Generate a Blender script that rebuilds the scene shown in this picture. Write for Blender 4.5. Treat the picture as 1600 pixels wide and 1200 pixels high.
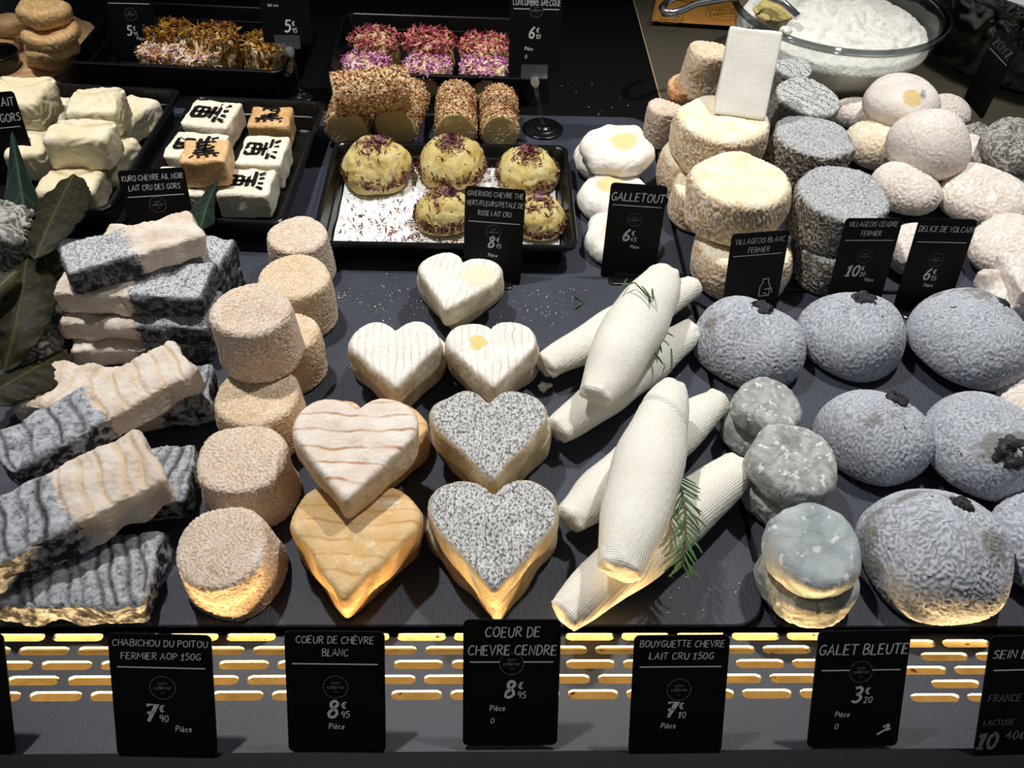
import bpy, math, random
import numpy as np
from mathutils import Vector, Matrix, Euler
random.seed(7)
SC = bpy.context.scene
for o in list(bpy.data.objects):
    bpy.data.objects.remove(o)
COL = SC.collection
pi = math.pi
R_ = math.radians

# ---------------------------------------------------------------- camera
F, PITCH, YAW, ROLL, HC = 1350.0, R_(46.5), R_(3.0), R_(2.7), 0.51
CAM = Vector((0, 0, HC))
FWD = Vector((math.sin(YAW)*math.cos(PITCH), math.cos(YAW)*math.cos(PITCH), -math.sin(PITCH)))
_r0 = Vector((math.cos(YAW), -math.sin(YAW), 0)); _u0 = _r0.cross(FWD)
RGT = _r0*math.cos(ROLL) + _u0*math.sin(ROLL)
UP = _u0*math.cos(ROLL) - _r0*math.sin(ROLL)
cd = bpy.data.cameras.new('camera'); cam = bpy.data.objects.new('camera', cd); COL.objects.link(cam)
cd.sensor_width = 36; cd.lens = F/1600*36; cd.clip_start = .01; cd.clip_end = 30
m = Matrix((RGT, UP, -FWD)).transposed().to_4x4(); m.translation = CAM
cam.matrix_world = m
SC.camera = cam

# ---------------------------------------------------------------- world, lamps, exposure
SC.view_settings.view_transform = 'Standard'; SC.view_settings.look = 'None'
SC.view_settings.gamma = 1; SC.view_settings.use_curve_mapping = False
SC.view_settings.exposure = 0.0
W = bpy.data.worlds.new('shop'); SC.world = W; W.use_nodes = True
W.node_tree.nodes['Background'].inputs[0].default_value = (.80, .90, 1, 1)
W.node_tree.nodes['Background'].inputs[1].default_value = .10

def lamp(name, kind, loc, aim, power, color, size=.05, size_y=None, spot=None, blend=.5):
    d = bpy.data.lights.new(name, kind); o = bpy.data.objects.new(name, d); COL.objects.link(o)
    d.energy = power; d.color = color; o.location = loc
    if kind == 'AREA':
        d.size = size
        if size_y: d.shape = 'RECTANGLE'; d.size_y = size_y
    else:
        d.shadow_soft_size = size
    if spot: d.spot_size = R_(spot); d.spot_blend = blend
    o.rotation_euler = (Vector(aim)-Vector(loc)).to_track_quat('-Z', 'Y').to_euler()
    return o
COOL = (1, .985, .96)
lamp('ceiling_spot', 'SPOT', (-.40, .80, 1.35), (-.10, .48, 0), 57, COOL, .026, spot=68, blend=.6)
lamp('ceiling_spot', 'SPOT', (.55, .95, 1.35), (.34, .62, 0), 55, COOL, .026, spot=60, blend=.8)
lamp('ceiling_spot', 'SPOT', (-.66, 1.10, 1.35), (-.46, .70, 0), 20, COOL, .026, spot=34, blend=.8)

# ---------------------------------------------------------------- pixel to world helpers
def ray(px, py): return FWD*F + RGT*(px-800) + UP*(600-py)
def at(px, py, z=0.0):
    d = ray(px, py); return CAM + d*((z-HC)/d.z)
def mpp(P): return (Vector(P)-CAM).dot(FWD)/F
def proj(P):
    v = Vector(P)-CAM; k = F/v.dot(FWD); return (800+v.dot(RGT)*k, 600-v.dot(UP)*k)

# ---------------------------------------------------------------- colour and node helpers
def hexc(h):
    h = h.lstrip('#'); c = [int(h[i:i+2], 16)/255 for i in (0, 2, 4)]
    return tuple(x/12.92 if x <= .04045 else ((x+.055)/1.055)**2.4 for x in c)+(1,)

class NT:
    def __init__(s, name):
        s.m = bpy.data.materials.new(name); s.m.use_nodes = True
        s.t = s.m.node_tree; s.n = s.t.nodes; s.p = s.n['Principled BSDF']
        tc = s.n.new('ShaderNodeTexCoord'); s.co = tc.outputs['Object']
        oi = s.n.new('ShaderNodeObjectInfo')
        ad = s.n.new('ShaderNodeVectorMath'); ad.operation = 'ADD'
        s.L(s.co, ad.inputs[0])
        mu = s.n.new('ShaderNodeMath'); mu.operation = 'MULTIPLY'; mu.inputs[1].default_value = 7.3
        s.L(oi.outputs['Random'], mu.inputs[0]); s.L(mu.outputs[0], ad.inputs[1])
        s.v = ad.outputs[0]
    def L(s, a, b): s.t.links.new(a, b)
    def set(s, sock, val):
        if hasattr(val, 'is_output'): s.L(val, sock)
        else: sock.default_value = val
    def noise(s, scale, detail=4, rough=.55, dist=0, vec=None, out='Fac'):
        n = s.n.new('ShaderNodeTexNoise'); s.L(vec or s.v, n.inputs['Vector'])
        n.inputs['Scale'].default_value = scale; n.inputs['Detail'].default_value = detail
        n.inputs['Roughness'].default_value = rough; n.inputs['Distortion'].default_value = dist
        return n.outputs[out]
    def voro(s, scale, feature='F1', vec=None, out='Distance'):
        n = s.n.new('ShaderNodeTexVoronoi'); n.feature = feature; s.L(vec or s.v, n.inputs['Vector'])
        n.inputs['Scale'].default_value = scale
        return n.outputs[out]
    def wave(s, scale, dist=1, dscale=2, direction='X', vec=None):
        n = s.n.new('ShaderNodeTexWave'); n.bands_direction = direction; s.L(vec or s.co, n.inputs['Vector'])
        n.inputs['Scale'].default_value = scale; n.inputs['Distortion'].default_value = dist
        n.inputs['Detail Scale'].default_value = dscale
        return n.outputs['Fac']
    def scalev(s, sx, sy, sz, vec=None):
        n = s.n.new('ShaderNodeVectorMath'); n.operation = 'MULTIPLY'; s.L(vec or s.v, n.inputs[0])
        n.inputs[1].default_value = (sx, sy, sz); return n.outputs[0]
    def ramp(s, fac, stops):
        n = s.n.new('ShaderNodeValToRGB'); s.L(fac, n.inputs[0]); e = n.color_ramp.elements
        while len(e) < len(stops): e.new(.5)
        for el, (p, c) in zip(e, stops):
            el.position = p; el.color = hexc(c) if isinstance(c, str) else (c, c, c, 1)
        return n.outputs[0]
    def mix(s, fac, a, b):
        n = s.n.new('ShaderNodeMix'); n.data_type = 'RGBA'
        s.set(n.inputs[0], fac); s.set(n.inputs[6], hexc(a) if isinstance(a, str) else a)
        s.set(n.inputs[7], hexc(b) if isinstance(b, str) else b); return n.outputs[2]
    def math(s, op, a, b=0., clamp=False):
        n = s.n.new('ShaderNodeMath'); n.operation = op; n.use_clamp = clamp
        s.set(n.inputs[0], a); s.set(n.inputs[1], b); return n.outputs[0]
    def rng(s, x, a, b, c=0., d=1.):
        n = s.n.new('ShaderNodeMapRange'); s.L(x, n.inputs[0])
        for i, q in enumerate((a, b, c, d)): n.inputs[i+1].default_value = q
        return n.outputs[0]
    def attr(s, name):
        n = s.n.new('ShaderNodeAttribute'); n.attribute_name = name; return n.outputs['Fac']
    def sep(s, vec=None):
        n = s.n.new('ShaderNodeSeparateXYZ'); s.L(vec or s.co, n.inputs[0]); return n.outputs
    def bump(s, h, dist=.001, strength=1., prev=None):
        n = s.n.new('ShaderNodeBump'); s.L(h, n.inputs['Height']); n.inputs['Distance'].default_value = dist
        n.inputs['Strength'].default_value = strength
        if prev: s.L(prev, n.inputs['Normal'])
        return n.outputs[0]
    def done(s, color, rough=.6, normal=None, spec=.3, **kw):
        s.set(s.p.inputs['Base Color'], hexc(color) if isinstance(color, str) else color)
        s.set(s.p.inputs['Roughness'], rough); s.p.inputs['Specular IOR Level'].default_value = spec
        if normal: s.L(normal, s.p.inputs['Normal'])
        for k, v in kw.items(): s.set(s.p.inputs[k.replace('_', ' ')], v)
        return s.m

def plain(name, color, rough=.5, spec=.4, **kw):
    return NT(name).done(color, rough, None, spec, **kw)

def rind(name, stops, scale=120, relief=None, speck=None, bumpd=.0006, bscale=700, rough=.75, spots=None, sss=0.):
    s = NT(name)
    c = s.ramp(s.noise(scale, 5, .6), stops)
    if relief:                                       # growth pattern of the mould: valleys / ridges
        lo, hi, amt = relief
        f = s.rng(s.attr('relief'), -1.2, 1.2)
        c = s.mix(amt, c, s.ramp(f, [(.15, lo), (.8, hi)]))
    if spots:
        sc, thr, colr = spots
        c = s.mix(s.rng(s.noise(sc, 3, .6), thr, thr+.06), c, colr)
    if speck:
        sc, thr, colr = speck
        c = s.mix(s.rng(s.noise(sc, 2, .6), thr, thr+.05), c, colr)
    b = s.bump(s.noise(bscale, 4, .65), bumpd)
    return s.done(c, rough, b, .25)

# ---------------------------------------------------------------- mesh helpers
def vnormals(V, Q, T):
    N = np.zeros_like(V)
    if len(Q):
        n = np.cross(V[Q[:, 2]]-V[Q[:, 0]], V[Q[:, 3]]-V[Q[:, 1]])
        for i in range(4): np.add.at(N, Q[:, i], n)
    if len(T):
        n = np.cross(V[T[:, 1]]-V[T[:, 0]], V[T[:, 2]]-V[T[:, 0]])
        for i in range(3): np.add.at(N, T[:, i], n)
    return N/np.maximum(np.linalg.norm(N, axis=1, keepdims=True), 1e-12)

def waves(P, wl, seed, n=22):
    r = np.random.default_rng(seed); d = r.normal(size=(n, 3)); d /= np.linalg.norm(d, axis=1, keepdims=True)
    k = 2*pi/wl*(.85+.3*r.random(n)); ph = r.random(n)*2*pi
    return np.cos((P@d.T)*k+ph).sum(1)*math.sqrt(2/n)

def obj(name, V, F_, mat, parent=None, loc=(0, 0, 0), rot=None, smooth=True, attrs=None, matidx=None):
    me = bpy.data.meshes.new(name)
    me.from_pydata(V.tolist() if hasattr(V, 'tolist') else V, [], F_)
    if smooth: me.polygons.foreach_set('use_smooth', [True]*len(me.polygons))
    for mm in (mat if isinstance(mat, (list, tuple)) else [mat]): me.materials.append(mm)
    if matidx is not None: me.polygons.foreach_set('material_index', matidx)
    for k, a in (attrs or {}).items():
        at_ = me.attributes.new(k, 'FLOAT', 'POINT'); at_.data.foreach_set('value', np.asarray(a, dtype=np.float32))
    me.update()
    o = bpy.data.objects.new(name, me); COL.objects.link(o)
    if parent: o.parent = parent
    o.location = loc
    if rot is not None:
        o.rotation_euler = rot.to_euler() if isinstance(rot, Matrix) else rot
    return o

def tag(o, label, cat, group=None, kind=None):
    o['label'] = label; o['category'] = cat
    if group: o['group'] = group
    if kind: o['kind'] = kind
    return o
def empty(name, loc, rot=None):
    o = bpy.data.objects.new(name, None); COL.objects.link(o); o.location = loc; o.empty_display_size = .01
    if rot is not None: o.rotation_euler = rot.to_euler() if isinstance(rot, Matrix) else rot
    return o
def structure(o): o['kind'] = 'structure'; return o

def resample(pts, step):
    pts = np.array(pts, float); d = np.linalg.norm(np.diff(pts, axis=0), axis=1); s = np.r_[0, np.cumsum(d)]
    n = max(3, int(s[-1]/step)); t = np.linspace(0, s[-1], n+1)
    return np.c_[np.interp(t, s, pts[:, 0]), np.interp(t, s, pts[:, 1])]

def revolve(prof, nth, R=None):
    """prof rows (r,z), first and last on the axis; R(theta) scales the radius"""
    th = np.linspace(0, 2*pi, nth, endpoint=False); k = R(th) if R else np.ones(nth)
    mid = prof[1:-1]; n = len(mid)
    X = mid[:, 0][:, None]*(k*np.cos(th))[None]; Y = mid[:, 0][:, None]*(k*np.sin(th))[None]
    Z = np.repeat(mid[:, 1][:, None], nth, 1)
    V = np.c_[X.ravel(), Y.ravel(), Z.ravel()]
    V = np.r_[V, [[0, 0, prof[0, 1]]], [[0, 0, prof[-1, 1]]]]
    i = np.arange(n-1)[:, None]*nth; j = np.arange(nth)[None]; j2 = (j+1) % nth
    Q = np.stack([i+j, i+nth+j, i+nth+j2, i+j2], -1).reshape(-1, 4)
    a = np.arange(nth); b = (a+1) % nth; top = n*nth; bot = top+1; l = (n-1)*nth
    T = np.r_[np.c_[np.full(nth, top), a, b], np.c_[np.full(nth, bot), l+b, l+a]]
    return V, Q, T

def arc(cx, cz, r, a0, a1, n=6):
    return [(cx+r*math.cos(a0+(a1-a0)*i/n), cz+r*math.sin(a0+(a1-a0)*i/n)) for i in range(n+1)]

def rbox(L, Wd, T, r, step):
    """rounded box, base centre at origin, fine grid"""
    h = np.array([L, Wd, T])/2; r = min(r, h.min()*.98); Vs = []; Qs = []; off = 0
    for ax in range(3):
        u, v = [(1, 2), (2, 0), (0, 1)][ax]
        nu = max(6, int(2*h[u]/step)); nv = max(6, int(2*h[v]/step))
        for sg in (-1, 1):
            U, Vv = np.meshgrid(np.linspace(-h[u], h[u], nu+1), np.linspace(-h[v], h[v], nv+1), indexing='ij')
            P = np.zeros((U.size, 3)); P[:, u] = U.ravel(); P[:, v] = Vv.ravel(); P[:, ax] = sg*h[ax]
            q = np.clip(P, -(h-r), h-r); n = P-q; n /= np.linalg.norm(n, axis=1, keepdims=True)
            Vs.append(q+n*r)
            a = (np.arange(nu)[:, None]*(nv+1)+np.arange(nv)[None]).ravel()+off
            q4 = np.c_[a, a+nv+1, a+nv+2, a+1]
            Qs.append(q4 if sg > 0 else q4[:, ::-1]); off += U.size
    V = np.concatenate(Vs); Q = np.concatenate(Qs)
    key = np.round(V/1e-6).astype(np.int64)
    _, idx, inv = np.unique(key, axis=0, return_index=True, return_inverse=True); inv = inv.ravel()
    V = V[idx]; Q = inv[Q]
    ok = np.array([len(set(f)) == 4 for f in Q.tolist()])
    Q = Q[ok]; V[:, 2] += T/2
    return V, Q, np.zeros((0, 3), int)

def rrect(hw, hd, cr, z, n=6):
    out = []
    for cx, cy, a in ((hw-cr, hd-cr, 0), (-hw+cr, hd-cr, 90), (-hw+cr, -hd+cr, 180), (hw-cr, -hd+cr, 270)):
        for i in range(n+1):
            t = R_(a+90*i/n); out.append((cx+cr*math.cos(t), cy+cr*math.sin(t), z))
    return out
def loft(loops, cap0=True, cap1=True):
    V = [p for l in loops for p in l]; n = len(loops[0]); Fs = []
    for k in range(len(loops)-1):
        for i in range(n):
            j = (i+1) % n; Fs.append((k*n+i, k*n+j, (k+1)*n+j, (k+1)*n+i))
    if cap0: Fs.append(tuple(range(n))[::-1])
    if cap1: Fs.append(tuple(range((len(loops)-1)*n, len(loops)*n)))
    return V, Fs
def boxm(x0, x1, y0, y1, z0, z1):
    V = [(x, y, z) for z in (z0, z1) for y in (y0, y1) for x in (x0, x1)]
    return V, [(0, 2, 3, 1), (4, 5, 7, 6), (0, 1, 5, 4), (2, 6, 7, 3), (0, 4, 6, 2), (1, 3, 7, 5)]
def tube(path, rad, n=8, caps=True):
    P = [Vector(p) for p in path]; rad = rad if hasattr(rad, '__len__') else [rad]*len(P)
    V = []; Fs = []; up = Vector((.13, .21, .97))
    for i, p in enumerate(P):
        t = (P[min(i+1, len(P)-1)]-P[max(i-1, 0)]).normalized(); a = t.cross(up).normalized(); b = t.cross(a)
        for k in range(n): V.append(tuple(p+(a*math.cos(2*pi*k/n)+b*math.sin(2*pi*k/n))*rad[i]))
    for i in range(len(P)-1):
        for k in range(n): Fs.append((i*n+k, i*n+(k+1) % n, (i+1)*n+(k+1) % n, (i+1)*n+k))
    if caps: Fs.append(tuple(range(n))[::-1]); Fs.append(tuple(range((len(P)-1)*n, len(P)*n)))
    return V, Fs
def join(parts):
    V = []; Fs = []
    for v, f in parts:
        o = len(V); V += [tuple(p) for p in v]; Fs += [tuple(i+o for i in q) for q in f]
    return V, Fs

SEED = [100]
def relieved(V, Q, T, wr=None, lump=None, mask=None, extra=None):
    """push the surface along its normals: wrinkles (wavelength, height) and lumps"""
    SEED[0] += 1; sd = SEED[0]
    N = vnormals(V, Q, T); d = np.zeros(len(V)); rel = np.zeros(len(V))
    if lump: d += lump[1]*waves(V, lump[0], sd+5000, 12)
    if wr:
        f = waves(V+.35*wr[0]*np.c_[waves(V, wr[0]*3, sd+1, 8), waves(V, wr[0]*3, sd+2, 8), waves(V, wr[0]*3, sd+3, 8)], wr[0], sd)
        rel = np.tanh(1.4*f); m_ = .82+.18*np.tanh(1.2*waves(V, wr[0]*7, sd+9, 8))
        if mask is not None: m_ = m_*mask
        rel = rel*m_; d += wr[1]*rel
    if extra is not None: d += extra
    return V+N*d[:, None], rel
# ---------------------------------------------------------------- materials
def m_slate():
    s = NT('slate'); c = s.ramp(s.noise(14, 6, .65), [(.3, '#2b2e38'), (.7, '#3b3f4c')])
    sc = s.noise(1, 6, .7, vec=s.scalev(900, 90, 300)); c = s.mix(s.rng(sc, .66, .8, 0, .35), c, '#8a8e9a')
    n1 = s.bump(s.noise(900, 3, .6), .0006, .8)
    n2 = s.bump(s.noise(1, 5, .6, vec=s.scalev(500, 60, 200)), .0012, .6, n1)
    return s.done(c, .5, n2, .45)
SLATE = m_slate()
def m_panel():
    s = NT('coated_panel'); c = s.ramp(s.noise(20, 5), [(.3, '#23262f'), (.7, '#2c303c')])
    return s.done(c, .42, s.bump(s.noise(2200, 2), .0003, .7), .5)
PANEL = m_panel()
BLACK = plain('black_plastic', '#0b0b0d', .28, .5)
BLACKM = plain('black_matte', '#050505', .6, .15)
DECKM = plain('black_glossy_shelf', '#060607', .38, .35)
CARD = plain('black_card', '#040405', .5, .18)
INK = plain('chalk_ink', '#c9c9c9', .7, .1)
INKD = plain('chalk_ink_faint', '#6d6d6d', .7, .1)
CLEARP = None
def m_clear(name, tint=(1, 1, 1), rough=.03, fac=.06):
    """thin clear plastic or glass wall: transparent body with surface reflection"""
    s = NT(name); n = s.n; out = n['Material Output']
    tr = n.new('ShaderNodeBsdfTransparent'); tr.inputs[0].default_value = tint+(1,)
    gl = n.new('ShaderNodeBsdfGlossy'); gl.inputs['Roughness'].default_value = rough
    fr = n.new('ShaderNodeLayerWeight'); fr.inputs[0].default_value = .5
    mx = n.new('ShaderNodeMixShader'); s.L(s.math('ADD', s.math('MULTIPLY', s.math('POWER', fr.outputs['Facing'], 4.), .6), fac, True), mx.inputs[0])
    s.L(tr.outputs[0], mx.inputs[1]); s.L(gl.outputs[0], mx.inputs[2]); s.L(mx.outputs[0], out.inputs[0])
    return s.m
CLEARP = m_clear('clear_acrylic', (.9, .9, .9))
GLASS = m_clear('bowl_glass', (.95, .96, .96), .02, .07)
RIMG = m_clear('bowl_rim_glass', (.55, .58, .58), .04, .25)
FILM = m_clear('cling_film', (.9, .92, .92), .12, .10)
STEEL = plain('brushed_steel', '#c9c9c9', .22, .5, Metallic=1.)
WHITEP = plain('white_plastic', '#dcdcdc', .4)

CREAM = rind('cream_wrinkled_rind', [(.3, '#cfb497'), (.5, '#dec9b3'), (.72, '#e9dccd')], 60, ('#b9977a', '#ecdfd2', .6), None, .0004, 900)
CREAM2 = rind('warm_wrinkled_rind', [(.3, '#d3b48e'), (.5, '#e0c7a6'), (.72, '#ead9c0')], 60, ('#bd9a70', '#ecdcc6', .55), None, .0004, 900)
GREYR = rind('grey_blue_wrinkled_rind', [(.3, '#9a9da4'), (.5, '#b0b3ba'), (.75, '#bfc2ca')], 40, ('#7d8086', '#c9ccd4', .6), (160, .68, '#4a4b4f'), .0004, 900, spots=(24, .60, '#85837f'))
GREYD = rind('dark_ashed_rind', [(.3, '#6a6a68'), (.55, '#8f8e8a'), (.8, '#b5b3ae')], 70, ('#4d4a45', '#c9c5bd', .7), (420, .6, '#3c3c3d'), .0004, 900)
PALE = rind('pale_pink_white_rind', [(.3, '#dccdbf'), (.5, '#e7ddd2'), (.75, '#efe9e2')], 45, ('#c9b29d', '#f6f0ea', .5), None, .0004, 900, spots=(30, .68, '#d9b9a0'))
IVORY = rind('ivory_wrinkled_rind', [(.3, '#e0c7a4'), (.5, '#eddfc4'), (.75, '#f4ecd9')], 45, ('#d2b48c', '#f5ecdb', .45), None, .0004, 900)
ORANGE = rind('orange_sticky_rind', [(.3, '#b06f35'), (.5, '#d79a5c'), (.75, '#edcfa8')], 70, ('#a8622c', '#f0d5b0', .4), None, .0006, 500, .4)
GALET = rind('grey_downy_rind', [(.28, '#7c7d78'), (.5, '#a0a29e'), (.75, '#c6c8c5')], 80, ('#8a8b86', '#c4c6c2', .4), (170, .60, '#dcdcd8'), .0010, 420, .85)
GALETS = rind('smooth_blue_grey_rind', [(.3, '#8b9396'), (.5, '#a2a9ab'), (.75, '#b6bbbc')], 60, None, (95, .62, '#d2d5d3'), .0006, 400, .75)
DARKTIP = rind('dark_ash_tip', [(.35, '#141416'), (.6, '#3a3b3f'), (.8, '#77797f')], 220, None, None, .001, 500, .55)
WHITE = rind('fresh_white_paste', [(.3, '#efe9dc'), (.7, '#f7f4ec')], 40, None, (110, .74, '#d8cdb8'), .0003, 500, .55)
PILLOW = rind('moist_cream_paste', [(.3, '#ead9ac'), (.6, '#f1e6c8'), (.8, '#f4edd9')], 40, None, None, .0008, 240, .5)
PASTE = plain('cut_cream_paste', '#e8d3a2', .5)
WRAP = rind('orange_moist_paste', [(.3, '#cf9a5c'), (.55, '#e2b880'), (.8, '#ecd0a4')], 50, ('#c08a4c', '#efd2a6', .3), None, .0005, 400, .35)

def m_fresh():           # quenelles: cloth print on fresh curd
    s = NT('fresh_curd_cloth_print')
    c = s.ramp(s.noise(40, 4), [(.3, '#e4dfd1'), (.7, '#ece8dd')])
    c = s.mix(s.rng(s.noise(170, 2), .76, .8), c, '#cfc3a6')
    w1 = s.wave(210, .6, 3, 'X'); w2 = s.wave(210, .6, 3, 'Y')
    b = s.bump(s.math('ADD', w1, w2), .00017, .8); b = s.bump(s.noise(300, 4), .0005, .5, b)
    return s.done(c, .6, b, .3, Subsurface_Weight=.12, Subsurface_Radius=(.01, .008, .005), Subsurface_Scale=.3)
FRESH = m_fresh()

def m_heart(name, top, line, side, ash=None, axis='X', lscale=60, wear=None, patch=None):
    s = NT(name); cap = s.attr('cap')
    ct = s.ramp(s.noise(70, 5), top)
    lines = s.wave(lscale, 3.5, 1.2, axis)
    ct = s.mix(s.rng(s.math('MULTIPLY', s.rng(lines, .0, .25, 1, 0), s.noise(45, 3)), .3, .6), ct, line)
    bh = s.math('MULTIPLY', lines, .6)
    if wear:
        ct = s.mix(s.rng(s.noise(38, 4, .65), wear[0], wear[0]+.1), ct, wear[1])
    if patch:
        cc = s.sep(); (cx, cy), rad, colr = patch
        dd = s.math('SQRT', s.math('ADD', s.math('POWER', s.math('SUBTRACT', cc[0], cx), 2), s.math('POWER', s.math('SUBTRACT', cc[1], cy), 2)))
        dd = s.math('ADD', dd, s.math('MULTIPLY', s.math('SUBTRACT', s.noise(120, 5, .7), .5), .016))
        ct = s.mix(s.rng(dd, rad, rad*.75), ct, colr)
    if ash:
        wv = s.noise(1, 4, .7, vec=s.scalev(650, 420, 500, s.co))
        ct = s.mix(s.rng(wv, .46, .60), ct, ash)
        bh = s.math('SUBTRACT', bh, wv)
    cs = s.ramp(s.noise(90, 5), side)
    c = s.mix(cap, cs, ct)
    b = s.bump(bh, .0007, .8); b = s.bump(s.noise(600, 5, .65), .0006, 1, b)
    return s.done(c, .65, b, .25)
H_WHITE = m_heart('white_bloomy_heart', [(.3, '#e6e1d6'), (.7, '#f4f1ea')], '#cfc6b4', [(.3, '#b9aa90'), (.55, '#d8cdb8'), (.8, '#ece5d8')], None, 'X', 55)  # greyish-beige side stops: shade on the flanks put into the colour
H_PINK = m_heart('pinkish_bloomy_heart', [(.3, '#dfc9b4'), (.6, '#ece0d4'), (.8, '#f2ebe3')], '#b98d68', [(.3, '#cfae84'), (.55, '#e2cbac'), (.8, '#eadccb')], None, 'Y', 24)
H_GOLD = m_heart('golden_heart', [(.25, '#d6aa6a'), (.5, '#dfbb85'), (.75, '#e6cb9f')], '#c99a5c', [(.3, '#cf9f60'), (.55, '#dcb884'), (.8, '#e6cfa9')], None, 'Y', 26, (.56, '#efe4d3'))
H_PATCH = m_heart('white_bloomy_heart_with_bare_lobe', [(.3, '#e6e1d6'), (.7, '#f4f1ea')], '#cfc6b4', [(.3, '#b9aa90'), (.55, '#d8cdb8'), (.8, '#ece5d8')], None, 'X', 55, patch=((.017, .010), .017, '#eae0c4'))  # same side stops, flank shade painted in
H_SPLIT = m_heart('white_bloomy_heart_with_yellow_split', [(.3, '#e6e1d6'), (.7, '#f4f1ea')], '#cfc6b4', [(.3, '#b9aa90'), (.55, '#d8cdb8'), (.8, '#ece5d8')], None, 'X', 55, patch=((-.010, .012), .0085, '#e3cf86'))  # sides carry the painted flank shade too
H_ASH = m_heart('ashed_heart', [(.3, '#c3c2be'), (.7, '#e2e1de')], '#a9a8a4', [(.3, '#c7ab7a'), (.55, '#d8c6a4'), (.8, '#e4dac6')], '#58585a', 'X', 60)

def m_bar(name, grooved):
    s = NT(name); x = s.sep()[0]
    edge = s.math('ADD', x, s.math('MULTIPLY', s.math('SUBTRACT', s.noise(130, 5, .7), .5), .03))
    isash = s.rng(edge, .001, -.004)
    cream = s.ramp(s.noise(60, 5), [(.3, '#d6c0aa'), (.5, '#e4d5c5'), (.75, '#eee6dc')])
    wv = s.noise(230 if grooved else 520, 5, .7)
    ash = s.ramp(wv, [(.30, '#2b2c30'), (.39, '#85878b'), (.52, '#b2b4b9'), (.72, '#d0d2d7')] if grooved else [(.33, '#2f2f31'), (.46, '#68686a'), (.58, '#8f8f91'), (.75, '#b4b4b6')])
    dust = s.math('MULTIPLY', s.attr('top'), s.rng(s.noise(480, 4, .75), .41, .53))
    if not grooved: ash = s.mix(dust, ash, '#cfcfd2')
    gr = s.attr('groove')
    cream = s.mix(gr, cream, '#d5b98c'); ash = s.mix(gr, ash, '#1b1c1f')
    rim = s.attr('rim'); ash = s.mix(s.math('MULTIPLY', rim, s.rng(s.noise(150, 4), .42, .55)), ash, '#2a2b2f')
    c = s.mix(isash, cream, ash)
    b = s.bump(s.noise(420, 6, .7), .0010, 1)
    return s.done(c, .75, b, .25)
BARG = m_bar('half_ashed_grooved_log', True); BARF = m_bar('half_ashed_fine_log', False)

def m_stripe_ash():
    s = NT('striped_ash_drum'); cap = s.attr('cap')
    w = s.wave(28, .6, 2, 'X')
    t = s.mix(s.rng(s.noise(600, 4, .7), .48, .58), '#cfcfcd', '#6a6a6a'); t = s.mix(s.rng(w, .08, .0, 0, .8), t, '#5b5b5b')
    sd = s.ramp(s.noise(260, 5, .7), [(.35, '#5c5853'), (.6, '#98938b'), (.8, '#c8c4bd')])
    b = s.bump(s.noise(500, 5), .0008, 1)
    return s.done(s.mix(cap, sd, t), .75, b, .25)
ASHDRUM_S = m_stripe_ash()
def m_ash_drum():
    s = NT('ash_topped_drum'); cap = s.attr('cap')
    t = s.ramp(s.noise(520, 5, .7), [(.36, '#6b6c6e'), (.5, '#adaeaf'), (.68, '#d4d5d5')])
    f = s.rng(s.attr('relief'), -1, 1)
    sd = s.ramp(f, [(.2, '#5d554b'), (.55, '#8d857a'), (.85, '#cbc5bc')])
    b = s.bump(s.noise(600, 5), .0006, 1)
    return s.done(s.mix(cap, sd, t), .75, b, .25)
ASHDRUM = m_ash_drum()
def m_villageois():
    s = NT('ivory_topped_drum'); cap = s.attr('cap')
    t = s.ramp(s.noise(60, 5), [(.3, '#e9d6a8'), (.5, '#f1e6c6'), (.75, '#f7f0de')])
    f = s.rng(s.attr('relief'), -1, 1)
    sd = s.ramp(f, [(.2, '#c6a47a'), (.5, '#dcc3a2'), (.85, '#f1e6d8')])
    return s.done(s.mix(cap, sd, t), .65, s.bump(s.noise(400, 5), .0006, 1), .25)
VILL = m_villageois()
def m_galletout():
    s = NT('white_disc_with_bare_centre'); c = s.sep()
    t = s.ramp(s.noise(60, 5), [(.3, '#e6ddcf'), (.7, '#f5f1e9')])
    rr = s.math('SQRT', s.math('ADD', s.math('POWER', s.math('SUBTRACT', c[0], .006), 2), s.math('POWER', c[1], 2)))
    rr = s.math('ADD', rr, s.math('MULTIPLY', s.math('SUBTRACT', s.noise(90, 4), .5), .012))
    t = s.mix(s.math('MULTIPLY', s.rng(rr, .016, .0125), s.rng(c[2], .012, .016)), t, '#ecd39a')
    return s.done(t, .6, s.bump(s.noise(260, 5), .0008, 1), .25)
GALLE = m_galletout()
def m_patchball():
    s = NT('pale_rind_with_bare_patch'); c = s.ramp(s.noise(45, 5), [(.3, '#dccdbf'), (.5, '#e7ddd2'), (.75, '#efe9e2')])
    p = s.n.new('ShaderNodeVectorMath'); p.operation = 'DISTANCE'; s.L(s.co, p.inputs[0]); p.inputs[1].default_value = PATCH_AT
    q = s.n.new('ShaderNodeVectorMath'); q.operation = 'DISTANCE'; s.L(s.co, q.inputs[0]); q.inputs[1].default_value = SPECK_AT
    nz = s.math('MULTIPLY', s.math('SUBTRACT', s.noise(90, 5, .65), .5), .012)
    c = s.mix(s.rng(s.math('ADD', p.outputs['Value'], nz), .0125, .0105), c, '#e0c48c')
    c = s.mix(s.rng(s.math('ADD', q.outputs['Value'], nz), .0075, .005), c, '#555a5e')
    return s.done(c, .7, s.bump(s.noise(700, 4), .0005), .25)
PATCH_AT = (-.002, -.022, .033); SPECK_AT = (.011, -.019, .035)
PATCHB = m_patchball()
def m_flake(name, stops):
    s = NT(name); return s.done(s.ramp(s.attr('rnd'), stops), .7, None, .2)
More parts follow.
